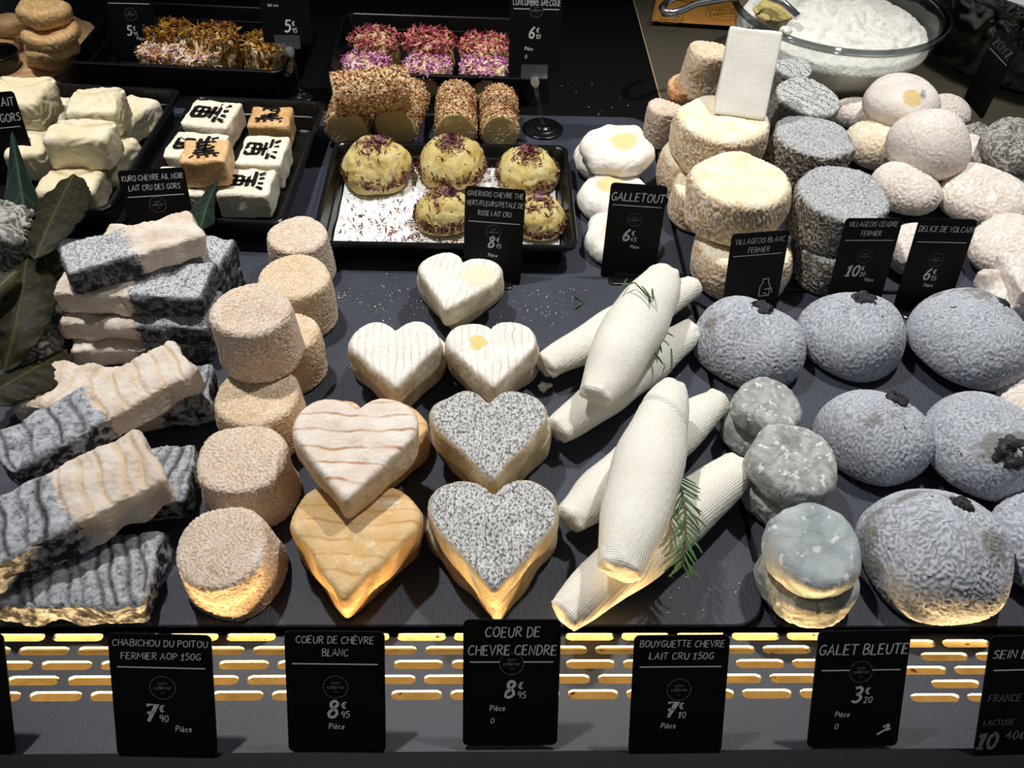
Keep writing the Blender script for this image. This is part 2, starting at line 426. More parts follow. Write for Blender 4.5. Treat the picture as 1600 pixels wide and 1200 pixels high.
PET_PINK = m_flake('rose_petals', [(0, '#5e1f2c'), (.3, '#963a4e'), (.55, '#b85a68'), (.8, '#cf8266'), (1, '#d9a08c')])
PET_ROSE = m_flake('magenta_petals', [(0, '#7d2a63'), (.35, '#b05596'), (.6, '#d68fb8'), (.8, '#ecc6cf'), (1, '#f5e6dd')])
PET_GOLD = m_flake('marigold_petals', [(0, '#3a2012'), (.3, '#70420f'), (.55, '#a06d18'), (.8, '#b98c2a'), (1, '#7c3f3a')])
PET_MIX = m_flake('mixed_flowers', [(0, '#7a4a6d'), (.25, '#c98a2a'), (.5, '#ead9b8'), (.75, '#f4eddc'), (1, '#b9577a')])
PET_DARK = m_flake('dried_petals', [(0, '#2c1c18'), (.35, '#5e3c2c'), (.6, '#8a5a3a'), (.8, '#9a6a7c'), (1, '#c9a46a')])
SEEDS = m_flake('seed_crust', [(0, '#6a261c'), (.22, '#9c4a30'), (.45, '#bd8a56'), (.7, '#d6b685'), (1, '#ead9b6')])
CRUMB = m_flake('cheese_crumbs', [(0, '#cfcabd'), (.5, '#e6e2d8'), (1, '#f5f2ea')])
CREAMY = plain('cream_paste', '#dcc38e', .55)
YOLK = rind('golden_domed_paste', [(.3, '#b99a4c'), (.5, '#d3bd78'), (.75, '#e3d5a2')], 50, None, (190, .68, '#8a6c3a'), .0008, 300, .6)
def m_leaf(name, c0, c1, vein):
    s = NT(name); c = s.ramp(s.noise(50, 4), [(.3, c0), (.7, c1)])
    c = s.mix(s.attr('vein'), c, vein)
    return s.done(c, .6, s.bump(s.noise(350, 4), .0006, .8), .2)
LEAF = m_leaf('dried_brown_green_leaf', '#17140a', '#2b2613', '#454024')
LEAFL = m_leaf('dried_olive_leaf', '#2f2c1d', '#45412b', '#625d40')
LEAFG = m_leaf('green_plastic_leaf', '#0d1d15', '#182b1f', '#334633')
ROSEM = m_leaf('rosemary_green', '#2e4a2c', '#5a7a50', '#8aa07a')
STEM = plain('woody_stem', '#5a4a32', .7)
WOOD = None
def m_wood():
    s = NT('pale_wood'); c = s.ramp(s.noise(1, 5, .6, vec=s.scalev(30, 200, 60)), [(.3, '#b58a5c'), (.7, '#d8b489')])
    return s.done(c, .5, s.bump(s.noise(200, 3), .0005), .35)
WOOD = m_wood()
def m_bark():
    s = NT('bark'); c = s.ramp(s.noise(160, 6, .7), [(.3, '#4a382c'), (.55, '#8a7260'), (.8, '#bba690')])
    return s.done(c, .85, s.bump(s.noise(180, 6, .7), .003, 1), .2)
BARK = m_bark()
PAPERW = rind('white_paper', [(.3, '#e9e8e4'), (.7, '#f4f3f0')], 30, None, None, .0006, 120, .6)
KRAFT = rind('kraft_paper', [(.3, '#b5782f'), (.7, '#c98f43')], 25, None, None, .0004, 150, .6)
GOLD = rind('ochre_tray_floor', [(.3, '#8c7c58'), (.6, '#a3936c'), (.8, '#b5a680')], 60, None, (120, .66, '#4a2414'), .0005, 300, .5)
HERB = rind('herbed_fresh_cheese', [(.3, '#e9e6da'), (.7, '#f6f4ec')], 60, None, (330, .68, '#7d8a5c'), .0025, 160, .5)
YELLOWC = rind('yellow_curd', [(.3, '#d8c06a'), (.7, '#ecdc9c')], 160, None, None, .003, 400, .6)
BRUSH = None
def m_brush():
    s = NT('dark_brushed_metal'); b = s.bump(s.noise(1, 3, vec=s.scalev(20, 900, 20, s.co)), .0002, .6)
    return s.done('#5e5749', .42, b, .5, Metallic=.35)
BRUSH = m_brush()

# ---------------------------------------------------------------- stroke lettering
G = {
'A': '0,0 .33,1 .62,0|.14,.36 .52,.36', 'B': '.05,0 .05,1~.05,1 .4,1 .52,.86 .46,.62 .1,.54~.1,.54 .48,.5 .6,.26 .45,.02 .05,0',
'C': '~.6,.84 .42,1 .14,.85 .03,.45 .16,.06 .42,0 .6,.16', 'D': '.08,0 .08,1~.0,1 .4,.98 .62,.65 .56,.22 .3,0 .0,0',
'E': '.52,1 .06,1 .04,0 .54,.02|.06,.52 .44,.54', 'F': '.52,1 .06,1 .04,0|.06,.52 .44,.54',
'G': '~.6,.86 .42,1 .14,.85 .03,.45 .16,.06 .42,0 .62,.2 .62,.42|.62,.42 .36,.42', 'H': '.05,0 .05,1|.58,0 .58,1|.05,.5 .58,.54',
'I': '.08,0 .1,1', 'J': '~.4,1 .42,.3 .3,0 .02,.1', 'K': '.05,0 .05,1|.56,1 .08,.48 .58,0', 'L': '.06,1 .04,0 .5,.02',
'M': '.0,0 .1,1 .38,.34 .66,1 .76,0', 'N': '.04,0 .06,1 .56,.02 .58,1', 'O': '~.34,1 .08,.84 .02,.46 .14,.06 .38,0 .6,.2 .64,.6 .54,.92 .34,1 .2,.96',
'P': '.05,0 .06,1~.0,1 .4,1 .56,.8 .44,.54 .06,.46', 'Q': '~.34,1 .08,.84 .02,.46 .14,.06 .38,0 .6,.2 .64,.6 .54,.92 .34,1 .2,.96|.4,.24 .68,-.06',
'R': '.05,0 .06,1~.0,1 .4,1 .54,.8 .42,.56 .06,.5|.2,.5 .58,0', 'S': '~.52,.88 .34,1 .1,.88 .1,.64 .44,.46 .5,.18 .3,0 .02,.12',
'T': '-.02,1 .6,1|.28,1 .28,0', 'U': '~.04,1 .04,.3 .2,0 .42,.02 .56,.3 .58,1', 'V': '.0,1 .28,0 .58,1', 'X': '0,0 .56,1|0,1 .56,0',
'Y': '.0,1 .28,.5|.6,1 .2,0', 'Z': '.02,1 .54,1 .02,0 .58,0', '/': '.0,-.08 .4,1.06', "'": '.1,1.05 .06,.8',
'0': '~.3,1 .06,.8 .02,.4 .16,0 .4,.02 .54,.4 .5,.84 .3,1 .2,.96', '1': '.06,.74 .3,1 .26,0|.04,0 .46,0', '2': '~.04,.8 .2,1 .46,.92 .44,.6 .02,.0|.02,0 .56,.04',
'3': '~.06,.9 .3,1 .48,.82 .4,.58 .18,.52|~.18,.52 .46,.46 .5,.2 .3,0 .02,.1', '4': '.34,1 .02,.36 .54,.38|.4,.6 .38,0', '5': '.5,1 .12,1 .08,.58~.08,.58 .36,.64 .52,.4 .42,.08 .2,0 .02,.1',
'6': '~.44,1 .16,.7 .04,.3 .16,.02 .38,.02 .52,.24 .42,.48 .2,.48 .06,.3', '7': '.02,.96 .54,1 .22,0|.1,.5 .48,.54', '8': '~.3,.54 .08,.74 .16,.98 .38,1 .5,.8 .3,.54 .06,.3 .1,.04 .34,0 .54,.2 .44,.44 .3,.54',
'9': '~.5,.7 .36,.5 .12,.54 .06,.8 .2,1 .42,.98 .5,.72 .46,.3 .36,0', 'º': '~.16,1 .04,.84 .1,.64 .24,.64 .32,.84 .24,1 .12,.98',
'€': '~.5,.66 .38,.74 .18,.66 .1,.36 .2,.06 .36,0 .5,.1|.0,.46 .38,.46|.0,.3 .36,.3',
'i': '.06,.6 .06,0|.06,.84 .08,.9', 'è': '~.04,.32 .4,.34 .36,.54 .18,.6 .04,.36 .12,.04 .3,0 .42,.1|.12,.92 .26,.74', 'c': '~.4,.52 .24,.6 .06,.4 .08,.1 .24,0 .4,.08',
'e': '~.04,.32 .4,.34 .36,.54 .18,.6 .04,.36 .12,.04 .3,0 .42,.1', 'l': '.06,1 .08,0', 'r': '.04,.6 .06,0~.06,.36 .2,.58 .34,.54', 'a': '~.38,.56 .16,.6 .04,.34 .12,.02 .3,.08 .38,.5|.38,.58 .42,0',
't': '~.16,.86 .14,.2 .24,0 .36,.06|.0,.6 .34,.6', 'u': '~.04,.6 .06,.14 .2,0 .36,.16 .38,.6|.38,.6 .42,0', 'n': '.04,.6 .06,0~.06,.4 .22,.6 .36,.5 .4,0', 's': '~.34,.54 .18,.6 .06,.48 .3,.26 .26,.02 .02,.06',
'È': '.52,1 .06,1 .04,0 .54,.02|.06,.52 .44,.54|.2,1.3 .36,1.12',
}
KURO = '.25,.97 .75,.97|.25,.97 .28,.58|.75,.97 .72,.58|.28,.76 .72,.76|.5,.97 .5,.3|.28,.58 .72,.58|.2,.44 .8,.44|.04,.28 .96,.28|.2,.19 .1,.02|.38,.17 .37,.03|.6,.17 .64,.03|.8,.19 .92,.04'
def chaikin(p, it=2):
    for _ in range(it):
        q = [p[0]]
        for a, b in zip(p[:-1], p[1:]):
            q += [(a[0]*.75+b[0]*.25, a[1]*.75+b[1]*.25), (a[0]*.25+b[0]*.75, a[1]*.25+b[1]*.75)]
        p = q+[p[-1]]
    return p
def strokes(code):
    out = []
    for seg in code.replace('~', '|~').split('|'):
        if not seg: continue
        cur = seg[0] == '~'
        pts = [tuple(map(float, t.split(','))) for t in seg.lstrip('~').split()]
        if len(pts) > 1: out.append(chaikin(pts) if cur else pts)
    return out
def ribbon(pts, w, rnd=None):
    V = []; Fs = []; n = len(pts)
    L = []
    for i, p in enumerate(pts):
        a = pts[max(i-1, 0)]; b = pts[min(i+1, n-1)]; dx, dy = b[0]-a[0], b[1]-a[1]; l = math.hypot(dx, dy) or 1
        if 0 < i < n-1:                    # mitre, so corners keep their width
            d0 = Vector((p[0]-a[0], p[1]-a[1])); d1 = Vector((b[0]-p[0], b[1]-p[1]))
            k = 1/max(.5, math.sqrt(max(.02, (1+d0.normalized().dot(d1.normalized()))/2))) if d0.length and d1.length else 1
        else: k = 1
        ww = w*(rnd.uniform(.8, 1.15) if rnd else 1)*k/2
        V += [(p[0]-dy/l*ww, p[1]+dx/l*ww, 0), (p[0]+dy/l*ww, p[1]-dx/l*ww, 0)]
    for i in range(n-1): Fs.append((2*i+1, 2*i+3, 2*i+2, 2*i))
    return V, Fs
def text_geo(txt, size, weight=.13, slant=.12, seed=1):
    """returns (V, F, width); baseline at y=0"""
    rnd = random.Random(seed); x = 0; parts = []
    for ch in txt:
        if ch == ' ': x += .34*size; continue
        st = strokes(G[ch]); mx = max(p[0] for s_ in st for p in s_); dy = rnd.uniform(-.04, .04)
        for s_ in st:
            parts.append(ribbon([((p[0]+slant*p[1])*size+x, (p[1]+dy)*size) for p in s_], weight*size, rnd))
        x += (mx+.17)*size
    V, Fs = join(parts); return V, Fs, x-.17*size
def shift(g, dx, dy, dz=0): return [(p[0]+dx, p[1]+dy, p[2]+dz) for p in g[0]], g[1]

def card(root, w, H, lines, tsize, price=None, unit=None, zero=False, logo=True, rule_gap=False, extra=None, faint=False, seed=1, logo_y=.44, price_x=.5, price_y=.62, unit_x=.62, unit_y=.72, rule_y=0, psize=.17, c1=.09, dl=.14, wide=.92):
    """all in card space: x right, y up from the bottom edge, z out of the face"""
    t = .0011; rr = .0035
    loops = [rrect(w/2, H/2, rr, -t/2), rrect(w/2, H/2, rr, t/2)]
    V, Fs = loft(loops); V = [(x, y+H/2, z) for x, y, z in V]
    obj('card', V, Fs, CARD, root, smooth=False)
    z = t/2+.00025; parts = []
    for i, l in enumerate(lines):
        sz = tsize*w; g = text_geo(l, sz, .13, .10, seed*31+i); k = min(wide*w/g[2], 1.35)
        V = [(p[0]*k, p[1], 0) for p in g[0]]
        parts.append(shift((V, g[1]), -g[2]*k/2, H-(c1+i*dl)*w-sz/2, z)); wide = .9 if i else wide
        wide = min(.94, wide*len(lines[min(i+1, len(lines)-1)])/len(l))
    if parts: V, Fs = join(parts); obj('title_lettering', V, Fs, INKD if faint else INK, root, smooth=False)
    ry = H-rule_y*w
    x0, x1 = -.43*w, .43*w; hh = .0075*w
    segs = [(x0, -.12*w), (.12*w, x1)] if rule_gap else [(x0, x1)]
    if rule_y:
        V, Fs = join([([(a, ry-hh, z), (b, ry-hh, z), (b, ry+hh, z), (a, ry+hh, z)], [(0, 1, 2, 3)]) for a, b in segs])
        obj('rule_line', V, Fs, INK, root, smooth=False)
    if logo:
        cy = ry-.02*w if rule_gap else ry-(logo_y)*w*.5; r = .125*w
        ring = [(math.cos(2*pi*i/40)*r, math.sin(2*pi*i/40)*r+cy) for i in range(41)]
        ps = [shift(ribbon(ring, r*.05), 0, 0, z)]
        for tx, sz, oy in (('MAISON', r*.18, .28), ('cellerier', r*.36, -.16), ('ANCE', r*.12, -.5)):
            g = text_geo(tx, sz, .16, .1, 3); ps.append(shift(g, -g[2]/2, cy+oy*r, z))
        V, Fs = join(ps); obj('logo', V, Fs, INKD, root, smooth=False)
    if price:
        big, small = price; g = text_geo(big, psize*w, .17, .16, seed+7); px = (price_x-.5)*w; py = H-price_y*w-psize*w
        ps = [shift(g, px-g[2], py, z)]
        g2 = text_geo('€', psize*.5*w, .17, .1, seed+8); ps.append(shift(g2, px+.05*w, py+psize*.56*w, z))
        g3 = text_geo(small, psize*.38*w, .15, .1, seed+9); ps.append(shift(g3, px+.045*w, py-psize*.02*w, z))
        V, Fs = join(ps); obj('price_lettering', V, Fs, INK, root, smooth=False)
    if unit:
        g = text_geo('Pièce', .062*w, .17, .1, seed+5); ps = [shift(g, (unit_x-.5)*w, H-unit_y*w-.062*w, z)]
        if zero: g = text_geo('0', .065*w, .14, .1, seed+6); ps.append(shift(g, (unit_x-.5)*w+.01*w, H-(unit_y+.15)*w-.062*w, z))
        V, Fs = join(ps); obj('unit_lettering', V, Fs, INK, root, smooth=False)
    for nm, geo, mt in (extra(w, H, z) if extra else []):
        obj(nm, geo[0], geo[1], mt, root, smooth=False)

def frame_from(P0, xdir, lean):
    """rotation whose x runs along the card, y up its face, z out of the face"""
    X = Vector((xdir[0], xdir[1], 0)).normalized(); back = Vector((0, 0, 1)).cross(X)
    Y = back*math.cos(lean)+Vector((0, 0, 1))*math.sin(lean); Z = X.cross(Y)
    return Matrix((X, Y, Z)).transposed()
def sign(label, tl, tr, zb, lean, ratio, kw, foot=True, name='price_sign', group=None, stand=None):
    lean = R_(lean); w = .06
    for _ in range(12):
        zt = zb + ratio*w*math.sin(lean); a = at(*tl, zt); b = at(*tr, zt); w = (b-a).length
    H = ratio*w; rot = frame_from(None, b-a, lean); base = (a+b)/2 - rot.col[1]*H
    root = empty(name, base, rot); tag(root, label, 'price sign', group)
    card(root, w, H, **kw)
    if foot:
        V, Fs = loft([rrect(w*.36, .010, .004, 0), rrect(w*.36, .010, .004, .0016), rrect(w*.345, .009, .004, .002)])
        inv = rot.transposed(); V = [tuple(inv@Vector((x, y, z))) for x, y, z in V]
        obj('foot', V, Fs, BLACK, root, smooth=False)
        V, Fs = boxm(-w*.25, w*.25, 0, .006, .0006, .0016); obj('clip', V, Fs, CLEARP, root, smooth=False)
    return root, w, H, rot

# ---------------------------------------------------------------- cheese builders
def Rot(yaw=0, tx=0, ty=0): return Matrix.Rotation(R_(yaw), 3, 'Z') @ Matrix.Rotation(R_(tx), 3, 'X') @ Matrix.Rotation(R_(ty), 3, 'Y')
def thing(name, label, cat, group, V, Q, T, mat, loc, rot=None, attrs=None):
    o = obj(name, V, Q.tolist()+T.tolist(), mat, None, loc, rot, True, attrs); return tag(o, label, cat, group)

def drum(name, label, cat, group, px, py, wpx, h, zb, mat, taper=1.04, bev=.16, wr=(.0024, .00035), lump=(.03, .0012), yaw=0, tx=0, ty=0, step=.0009, dome=.0, capz=None, bulge=0.):
    zt = zb+h; P = at(px, py, zt); r = wpx*mpp(P)/2; b = min(bev*min(r, h), .47*h); rb = r*taper
    prof = [(0, h+dome)] + [((r-b)*k, h+dome*(1-k*k)) for k in (.25, .5, .75, .95)] + arc(r-b, h-b, b, pi/2, 0, 6)
    if bulge: prof += [(r+(rb-r)*t+bulge*math.sin(pi*t), h-b-(h-2*b)*t) for t in (.15, .3, .5, .7, .85)]
    prof += arc(rb-b, b, b, 0, -pi/2, 6)+[(0, 0)]
    prof = resample(prof, step); nth = max(24, int(2*pi*r/step))
    V, Q, T = revolve(prof, nth)
    N0 = vnormals(V, Q, T); cap = np.clip((N0[:, 2]-.55)/.3, 0, 1)
    rr = np.hypot(V[:, 0], V[:, 1]); mk = np.clip(rr/(.15*r), .15, 1)
    V, rel = relieved(V, Q, T, wr, lump, mk)
    rot = Rot(yaw, tx, ty); loc = P-rot@Vector((0, 0, h))
    return thing(name, label, cat, group, V, Q, T, mat, loc, rot, {'relief': rel, 'cap': cap})

def dome(name, label, cat, group, px, py, wpx, hk, zb, mat, tip=None, yaw=0, tx=0, ty=0, wr=(.0036, .0006), lump=(.06, .0012), step=.001, base=.9, peak=0., zk=.22):
    P = at(px, py, zb); r = wpx*mpp(P)/2; h = hk*r; z0 = zk*h
    prof = [((r+peak*0)*math.cos(t), z0+(h-z0)*math.sin(t)+peak*h*max(0, math.sin(t)-.8)*5*0+peak*h*math.exp(-((pi/2-t)/.28)**2)) for t in np.linspace(pi/2, 0, 22)]
    prof[0] = (0, prof[0][1])
    prof += [(r*(base+(1-base)*math.cos(t)), z0*(1-math.sin(t))) for t in np.linspace(0, pi/2, 6)[1:]]+[(0, 0)]
    prof = resample(prof, step); V, Q, T = revolve(prof, max(24, int(2*pi*r/step)))
    rr = np.hypot(V[:, 0], V[:, 1]); mk = np.clip(rr/(.12*r), .2, 1)*np.clip(V[:, 2]/(.1*h)+.3, 0, 1)
    V, rel = relieved(V, Q, T, wr, lump, mk)
    rot = Rot(yaw, tx, ty)
    lift = max(0, -min((rot@Vector(v)).z for v in V[::7]))
    o = thing(name, label, cat, group, V, Q, T, mat, P+Vector((0, 0, lift*.8)), rot, {'relief': rel})
    if tip:
        tr, tz, az, el = tip          # radius, height, direction on the dome (deg)
        d = Vector((math.cos(R_(el))*math.cos(R_(az)), math.cos(R_(el))*math.sin(R_(az)), math.sin(R_(el))))
        c = Vector((d.x*r, d.y*r, z0+(h-z0)*d.z+(peak*h if el > 80 else 0)))
        nn = Vector((d.x/r, d.y/r, d.z/(h-z0))).normalized()
        pr = resample([(0, tz*.75), (tr*.45, tz*.8), (tr*.7, tz), (tr*.95, tz*.55), (tr*1.25, -.001), (tr*.9, -.004), (0, -.004)], .0008)
        v, q, t_ = revolve(pr, 40); v, _ = relieved(v, q, t_, (.0025, .0006), (.008, .0008))
        obj('tip', v, q.tolist()+t_.tolist(), DARKTIP, o, c, nn.to_track_quat('Z', 'Y').to_matrix())
    return o

def heart_R(th):
    a, b, rho, ty_ = .47, .30, .53, -1.06
    ss = np.linspace(0, 1.5, 700); out = np.zeros_like(th)
    # tangent from the tip to the right-hand circle
    d = math.hypot(a, b-ty_); base_ = math.atan2(b-ty_, a); al = math.asin(rho/d); tl = math.sqrt(d*d-rho*rho); an = base_-al
    Tx, Ty = tl*math.cos(an), ty_+tl*math.sin(an)
    poly = [(0, ty_), (Tx, Ty), (a, b), (-a, b), (-Tx, Ty)]
    for i, t in enumerate(th):
        x = ss*math.cos(t); y = ss*math.sin(t)
        ins = ((np.abs(x)-a)**2+(y-b)**2 <= rho*rho)
        inp = np.ones_like(x, bool)
        for (x0, y0), (x1, y1) in zip(poly, poly[1:]+poly[:1]): inp &= (x1-x0)*(y-y0)-(y1-y0)*(x-x0) >= -1e-9
        k = np.nonzero(ins | inp)[0]; out[i] = ss[k[-1]]
    k = 9; ext = np.r_[out[-k:], out, out[:k]]; return np.convolve(ext, np.ones(9)/9, 'same')[k:-k]
HN = 300
HEART = heart_R(np.linspace(0, 2*pi, HN, endpoint=False))
def heart(label, group, px, py, wpx, h, zb, mat, yaw=0, tx=0, ty=0, bev=.0058, name='heart_cheese', lump=(.03, .0007), ay=1.08):
    P = at(px, py, zb+h); hw = wpx*mpp(P)/2; k = 1/hw
    b = bev; prof = [(0, h), (.3, h), (.6, h), (.85, h)]+[(1-(b-b*math.sin(t))*k*1., h-b+b*math.cos(t)) for t in np.linspace(0, pi/2, 6)]
    prof += [(1.015, h*.5)]+[(1-(b-b*math.cos(t))*k, b-b*math.sin(t)) for t in np.linspace(0, pi/2, 6)]+[(0, 0)]
    prof = np.array(prof); prof[:, 0] *= hw; prof = resample(prof, .0013)
    V, Q, T = revolve(prof, HN, lambda th: HEART); V[:, 1] = (V[:, 1]+.115*hw)*ay
    N0 = vnormals(V, Q, T); cap = np.clip((N0[:, 2]-.5)/.3, 0, 1)
    V, rel = relieved(V, Q, T, (.004, .00018), lump)
    rot = Rot(yaw, tx, ty); loc = P-rot@Vector((0, 0, h))
    return thing(name, label, 'cheese', group, V, Q, T, mat, loc, rot, {'cap': cap, 'relief': rel})

def bar(label, group, LB, LF, RF, RB, zL, zR, thick, mat, flip=False, grooves=0, split=.0, r=.004, name='cheese_log', slant=.15, rag=.0008, roll=0):
    a = at(*LB, zL); b = at(*LF, zL); c = at(*RF, zR); d = at(*RB, zR)
    mid = (a+b+c+d)/4; ax = ((c-b)+(d-a))/2; L = ax.length; wid = ((a-b).length+(d-c).length)/2
    yaw = math.atan2(ax.y, ax.x); el = math.asin((zR-zL)/L)
    rot = Matrix.Rotation(yaw, 3, 'Z') @ Matrix.Rotation(-el, 3, 'Y') @ Matrix.Rotation(R_(roll), 3, 'X')
    if flip: rot = rot @ Matrix.Rotation(pi, 3, 'Z')
    step = .0011; V, Q, T = rbox(L, wid, thick, r, step)
    N0 = vnormals(V, Q, T); up = np.clip(N0[:, 2], 0, 1); SEED[0] += 1; rnd = random.Random(SEED[0]); ex = np.zeros(len(V)); gv = np.zeros(len(V))
    if grooves:
        for i in range(grooves):
            x0 = -L/2+L*(i+.5+rnd.uniform(-.18, .18))/grooves; wv = rnd.uniform(.0009, .0020)
            y0, y1 = sorted((rnd.uniform(-.7, .7), rnd.uniform(-.7, .7)))
            xx = V[:, 0]-x0-V[:, 1]*slant-.0012*np.sin(V[:, 1]*170+i)
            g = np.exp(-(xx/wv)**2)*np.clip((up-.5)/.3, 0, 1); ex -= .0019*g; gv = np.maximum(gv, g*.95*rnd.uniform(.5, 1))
    else:
        for i in range(5):
            x0 = -L/2+L*(i+.5+rnd.uniform(-.2, .2))/5; g = np.exp(-((V[:, 0]-x0-V[:, 1]*.1)/.0004)**2)*np.clip((up-.5)/.3, 0, 1); ex -= .0006*g; gv = np.maximum(gv, g*.6)
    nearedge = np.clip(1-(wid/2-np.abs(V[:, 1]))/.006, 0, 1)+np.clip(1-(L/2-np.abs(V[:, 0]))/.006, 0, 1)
    V2, rel = relieved(V, Q, T, (.0042, rag*.55), (.022, rag*1.3), None, ex)
    V2 = V2.copy(); V2[:, 0] -= split*L*0
    if split: V2[:, 0] += split*L; 
    loc = mid-rot@Vector((split*L, 0, thick))
    return thing(name, label, 'cheese', group, V2, Q, T, mat, loc, rot, {'groove': gv, 'relief': rel, 'top': np.clip((up-.8)/.15, 0, 1), 'rim': np.clip(nearedge, 0, 1)*np.clip(1-up, .15, 1)})

def quenelle(label, group, p0, p1, z0, z1, wpx, endr=(.42, .42), bow=.0, flat=.86, cut=.0, roll=0):
    a = at(*p0, z0); b = at(*p1, z1); mid = (a+b)/2; ax = b-a; L = ax.length; r = wpx*mpp(mid)/2
    n = int(L/.0016); ts = np.linspace(-1, 1, n); nth = int(2*pi*r/.0016)
    rings = []; th = np.linspace(0, 2*pi, nth, endpoint=False)
    for t in ts:
        e = endr[0] if t < 0 else endr[1]; k = e+(1-e)*(1-abs(t)**2.1)
        d = 1-abs(t); k *= math.sqrt(min(1, d/.022+.45)) if d < .022 else 1
        cy = np.cos(th)*r*k; cz = np.sin(th)*r*k*flat; cz = np.where(cz < 0, cz*.9, cz)
        rings.append(np.c_[np.full(nth, t*L/2), cy+bow*(1-t*t), cz])
    V = np.concatenate(rings+[np.array([[-L/2, 0, 0], [L/2, 0, 0]])])
    i = np.arange(n-1)[:, None]*nth; j = np.arange(nth)[None]; j2 = (j+1) % nth
    Q = np.stack([i+j, i+j2, i+nth+j2, i+nth+j], -1).reshape(-1, 4)
    A = np.arange(nth); B = (A+1) % nth; l = (n-1)*nth
    T = np.r_[np.c_[np.full(nth, n*nth), B, A], np.c_[np.full(nth, n*nth+1), l+A, l+B]]
    Q = Q[:, ::-1]; T = T[:, ::-1]
    if ((V[Q[0, 0]]-V[-2]*0)[1:]@vnormals(V, Q, T)[Q[0, 0]][1:]) < 0: Q = Q[:, ::-1]; T = T[:, ::-1]
    xe = np.clip((np.abs(V[:, 0])/(L/2)-.86)/.12, 0, 1)
    ex = xe*.0004*waves(V, .009, SEED[0]+77, 10)
    if cut: ex = ex-.0045*np.exp(-((V[:, 0]-cut*L/2-V[:, 1]*.35)/.0022)**2)*np.clip(V[:, 2]/r*2, 0, 1)
    V, rel = relieved(V, Q, T, (.006, .00010), (.045, .0006), None, ex)
    yaw = math.atan2(ax.y, ax.x); el = math.asin((z1-z0)/L)
    rot = Matrix.Rotation(yaw, 3, 'Z') @ Matrix.Rotation(-el, 3, 'Y') @ Matrix.Rotation(R_(roll), 3, 'X')
    return thing('fresh_cheese_quenelle', label, 'cheese', group, V, Q, T, FRESH, mid, rot, {'relief': rel})

def flakes(name, pts, nrm, size, mat, parent=None, seed=1, lift=.0004, curl=.6, loc=(0, 0, 0)):
    """small loose petals or grains, each a bent two-face flake standing off the surface"""
    rnd = random.Random(seed); V = []; Fs = []; at_ = []
    for p, n in zip(pts, nrm):
        n = (Vector(n)+Vector((rnd.gauss(0, .45), rnd.gauss(0, .45), rnd.gauss(0, .45)))).normalized()
        t = n.orthogonal().normalized(); t.rotate(Matrix.Rotation(rnd.uniform(0, 6.28), 3, n)); b = n.cross(t)
        l = size[0]*rnd.uniform(.6, 1.4); w = size[1]*rnd.uniform(.6, 1.4); c = Vector(p)+n*lift
        o = len(V)
        V += [tuple(c-t*l-b*w*.4), tuple(c-t*l+b*w*.4), tuple(c-b*w+n*l*curl*.3), tuple(c+b*w+n*l*curl*.3), tuple(c+t*l-b*w*.35+n*l*curl), tuple(c+t*l+b*w*.35+n*l*curl)]
        Fs += [(o, o+2, o+3, o+1), (o+2, o+4, o+5, o+3)]; at_ += [rnd.random()]*6
    return obj(name, V, Fs, mat, parent, loc, None, False, {'rnd': at_})

def tray(label, corners, z, depth, mat, zbase=None, inset=.008, flare=.010, cat='tray', name='plastic_tray', group=None, lip=.004):
    a, b, c, d = [at(*q, z) for q in corners]       # tl tr br bl
    mid = (a+b+c+d)/4; ax = ((b-a)+(c-d))/2; hw = ax.length/2; hd = (((a-d)+(b-c))/2).length/2; yaw = math.atan2(ax.y, ax.x)
    r = .012
    lo = [rrect(hw-flare-.001, hd-flare-.001, r*.8, 0), rrect(hw-.0035, hd-.0035, r, depth-.003), rrect(hw, hd, r, depth-.004), rrect(hw, hd, r, depth-.001), rrect(hw-.001, hd-.001, r, depth), rrect(hw-lip, hd-lip, r*.9, depth),
          rrect(hw-lip-.001, hd-lip-.001, r*.9, depth-.001), rrect(hw-inset-.001, hd-inset-.001, r*.85, depth*.55), rrect(hw-inset-.0025, hd-inset-.0025, r*.8, depth*.53), rrect(hw-flare-.004, hd-flare-.004, r*.7, .0035), rrect(hw-flare-.006, hd-flare-.006, r*.6, .002)]
    V, Fs = loft(lo); o = obj(name, V, Fs, mat, None, (mid.x, mid.y, z-depth), Euler((0, 0, yaw)), False)
    tag(o, label, cat, group); return o, mid, hw, hd, yaw

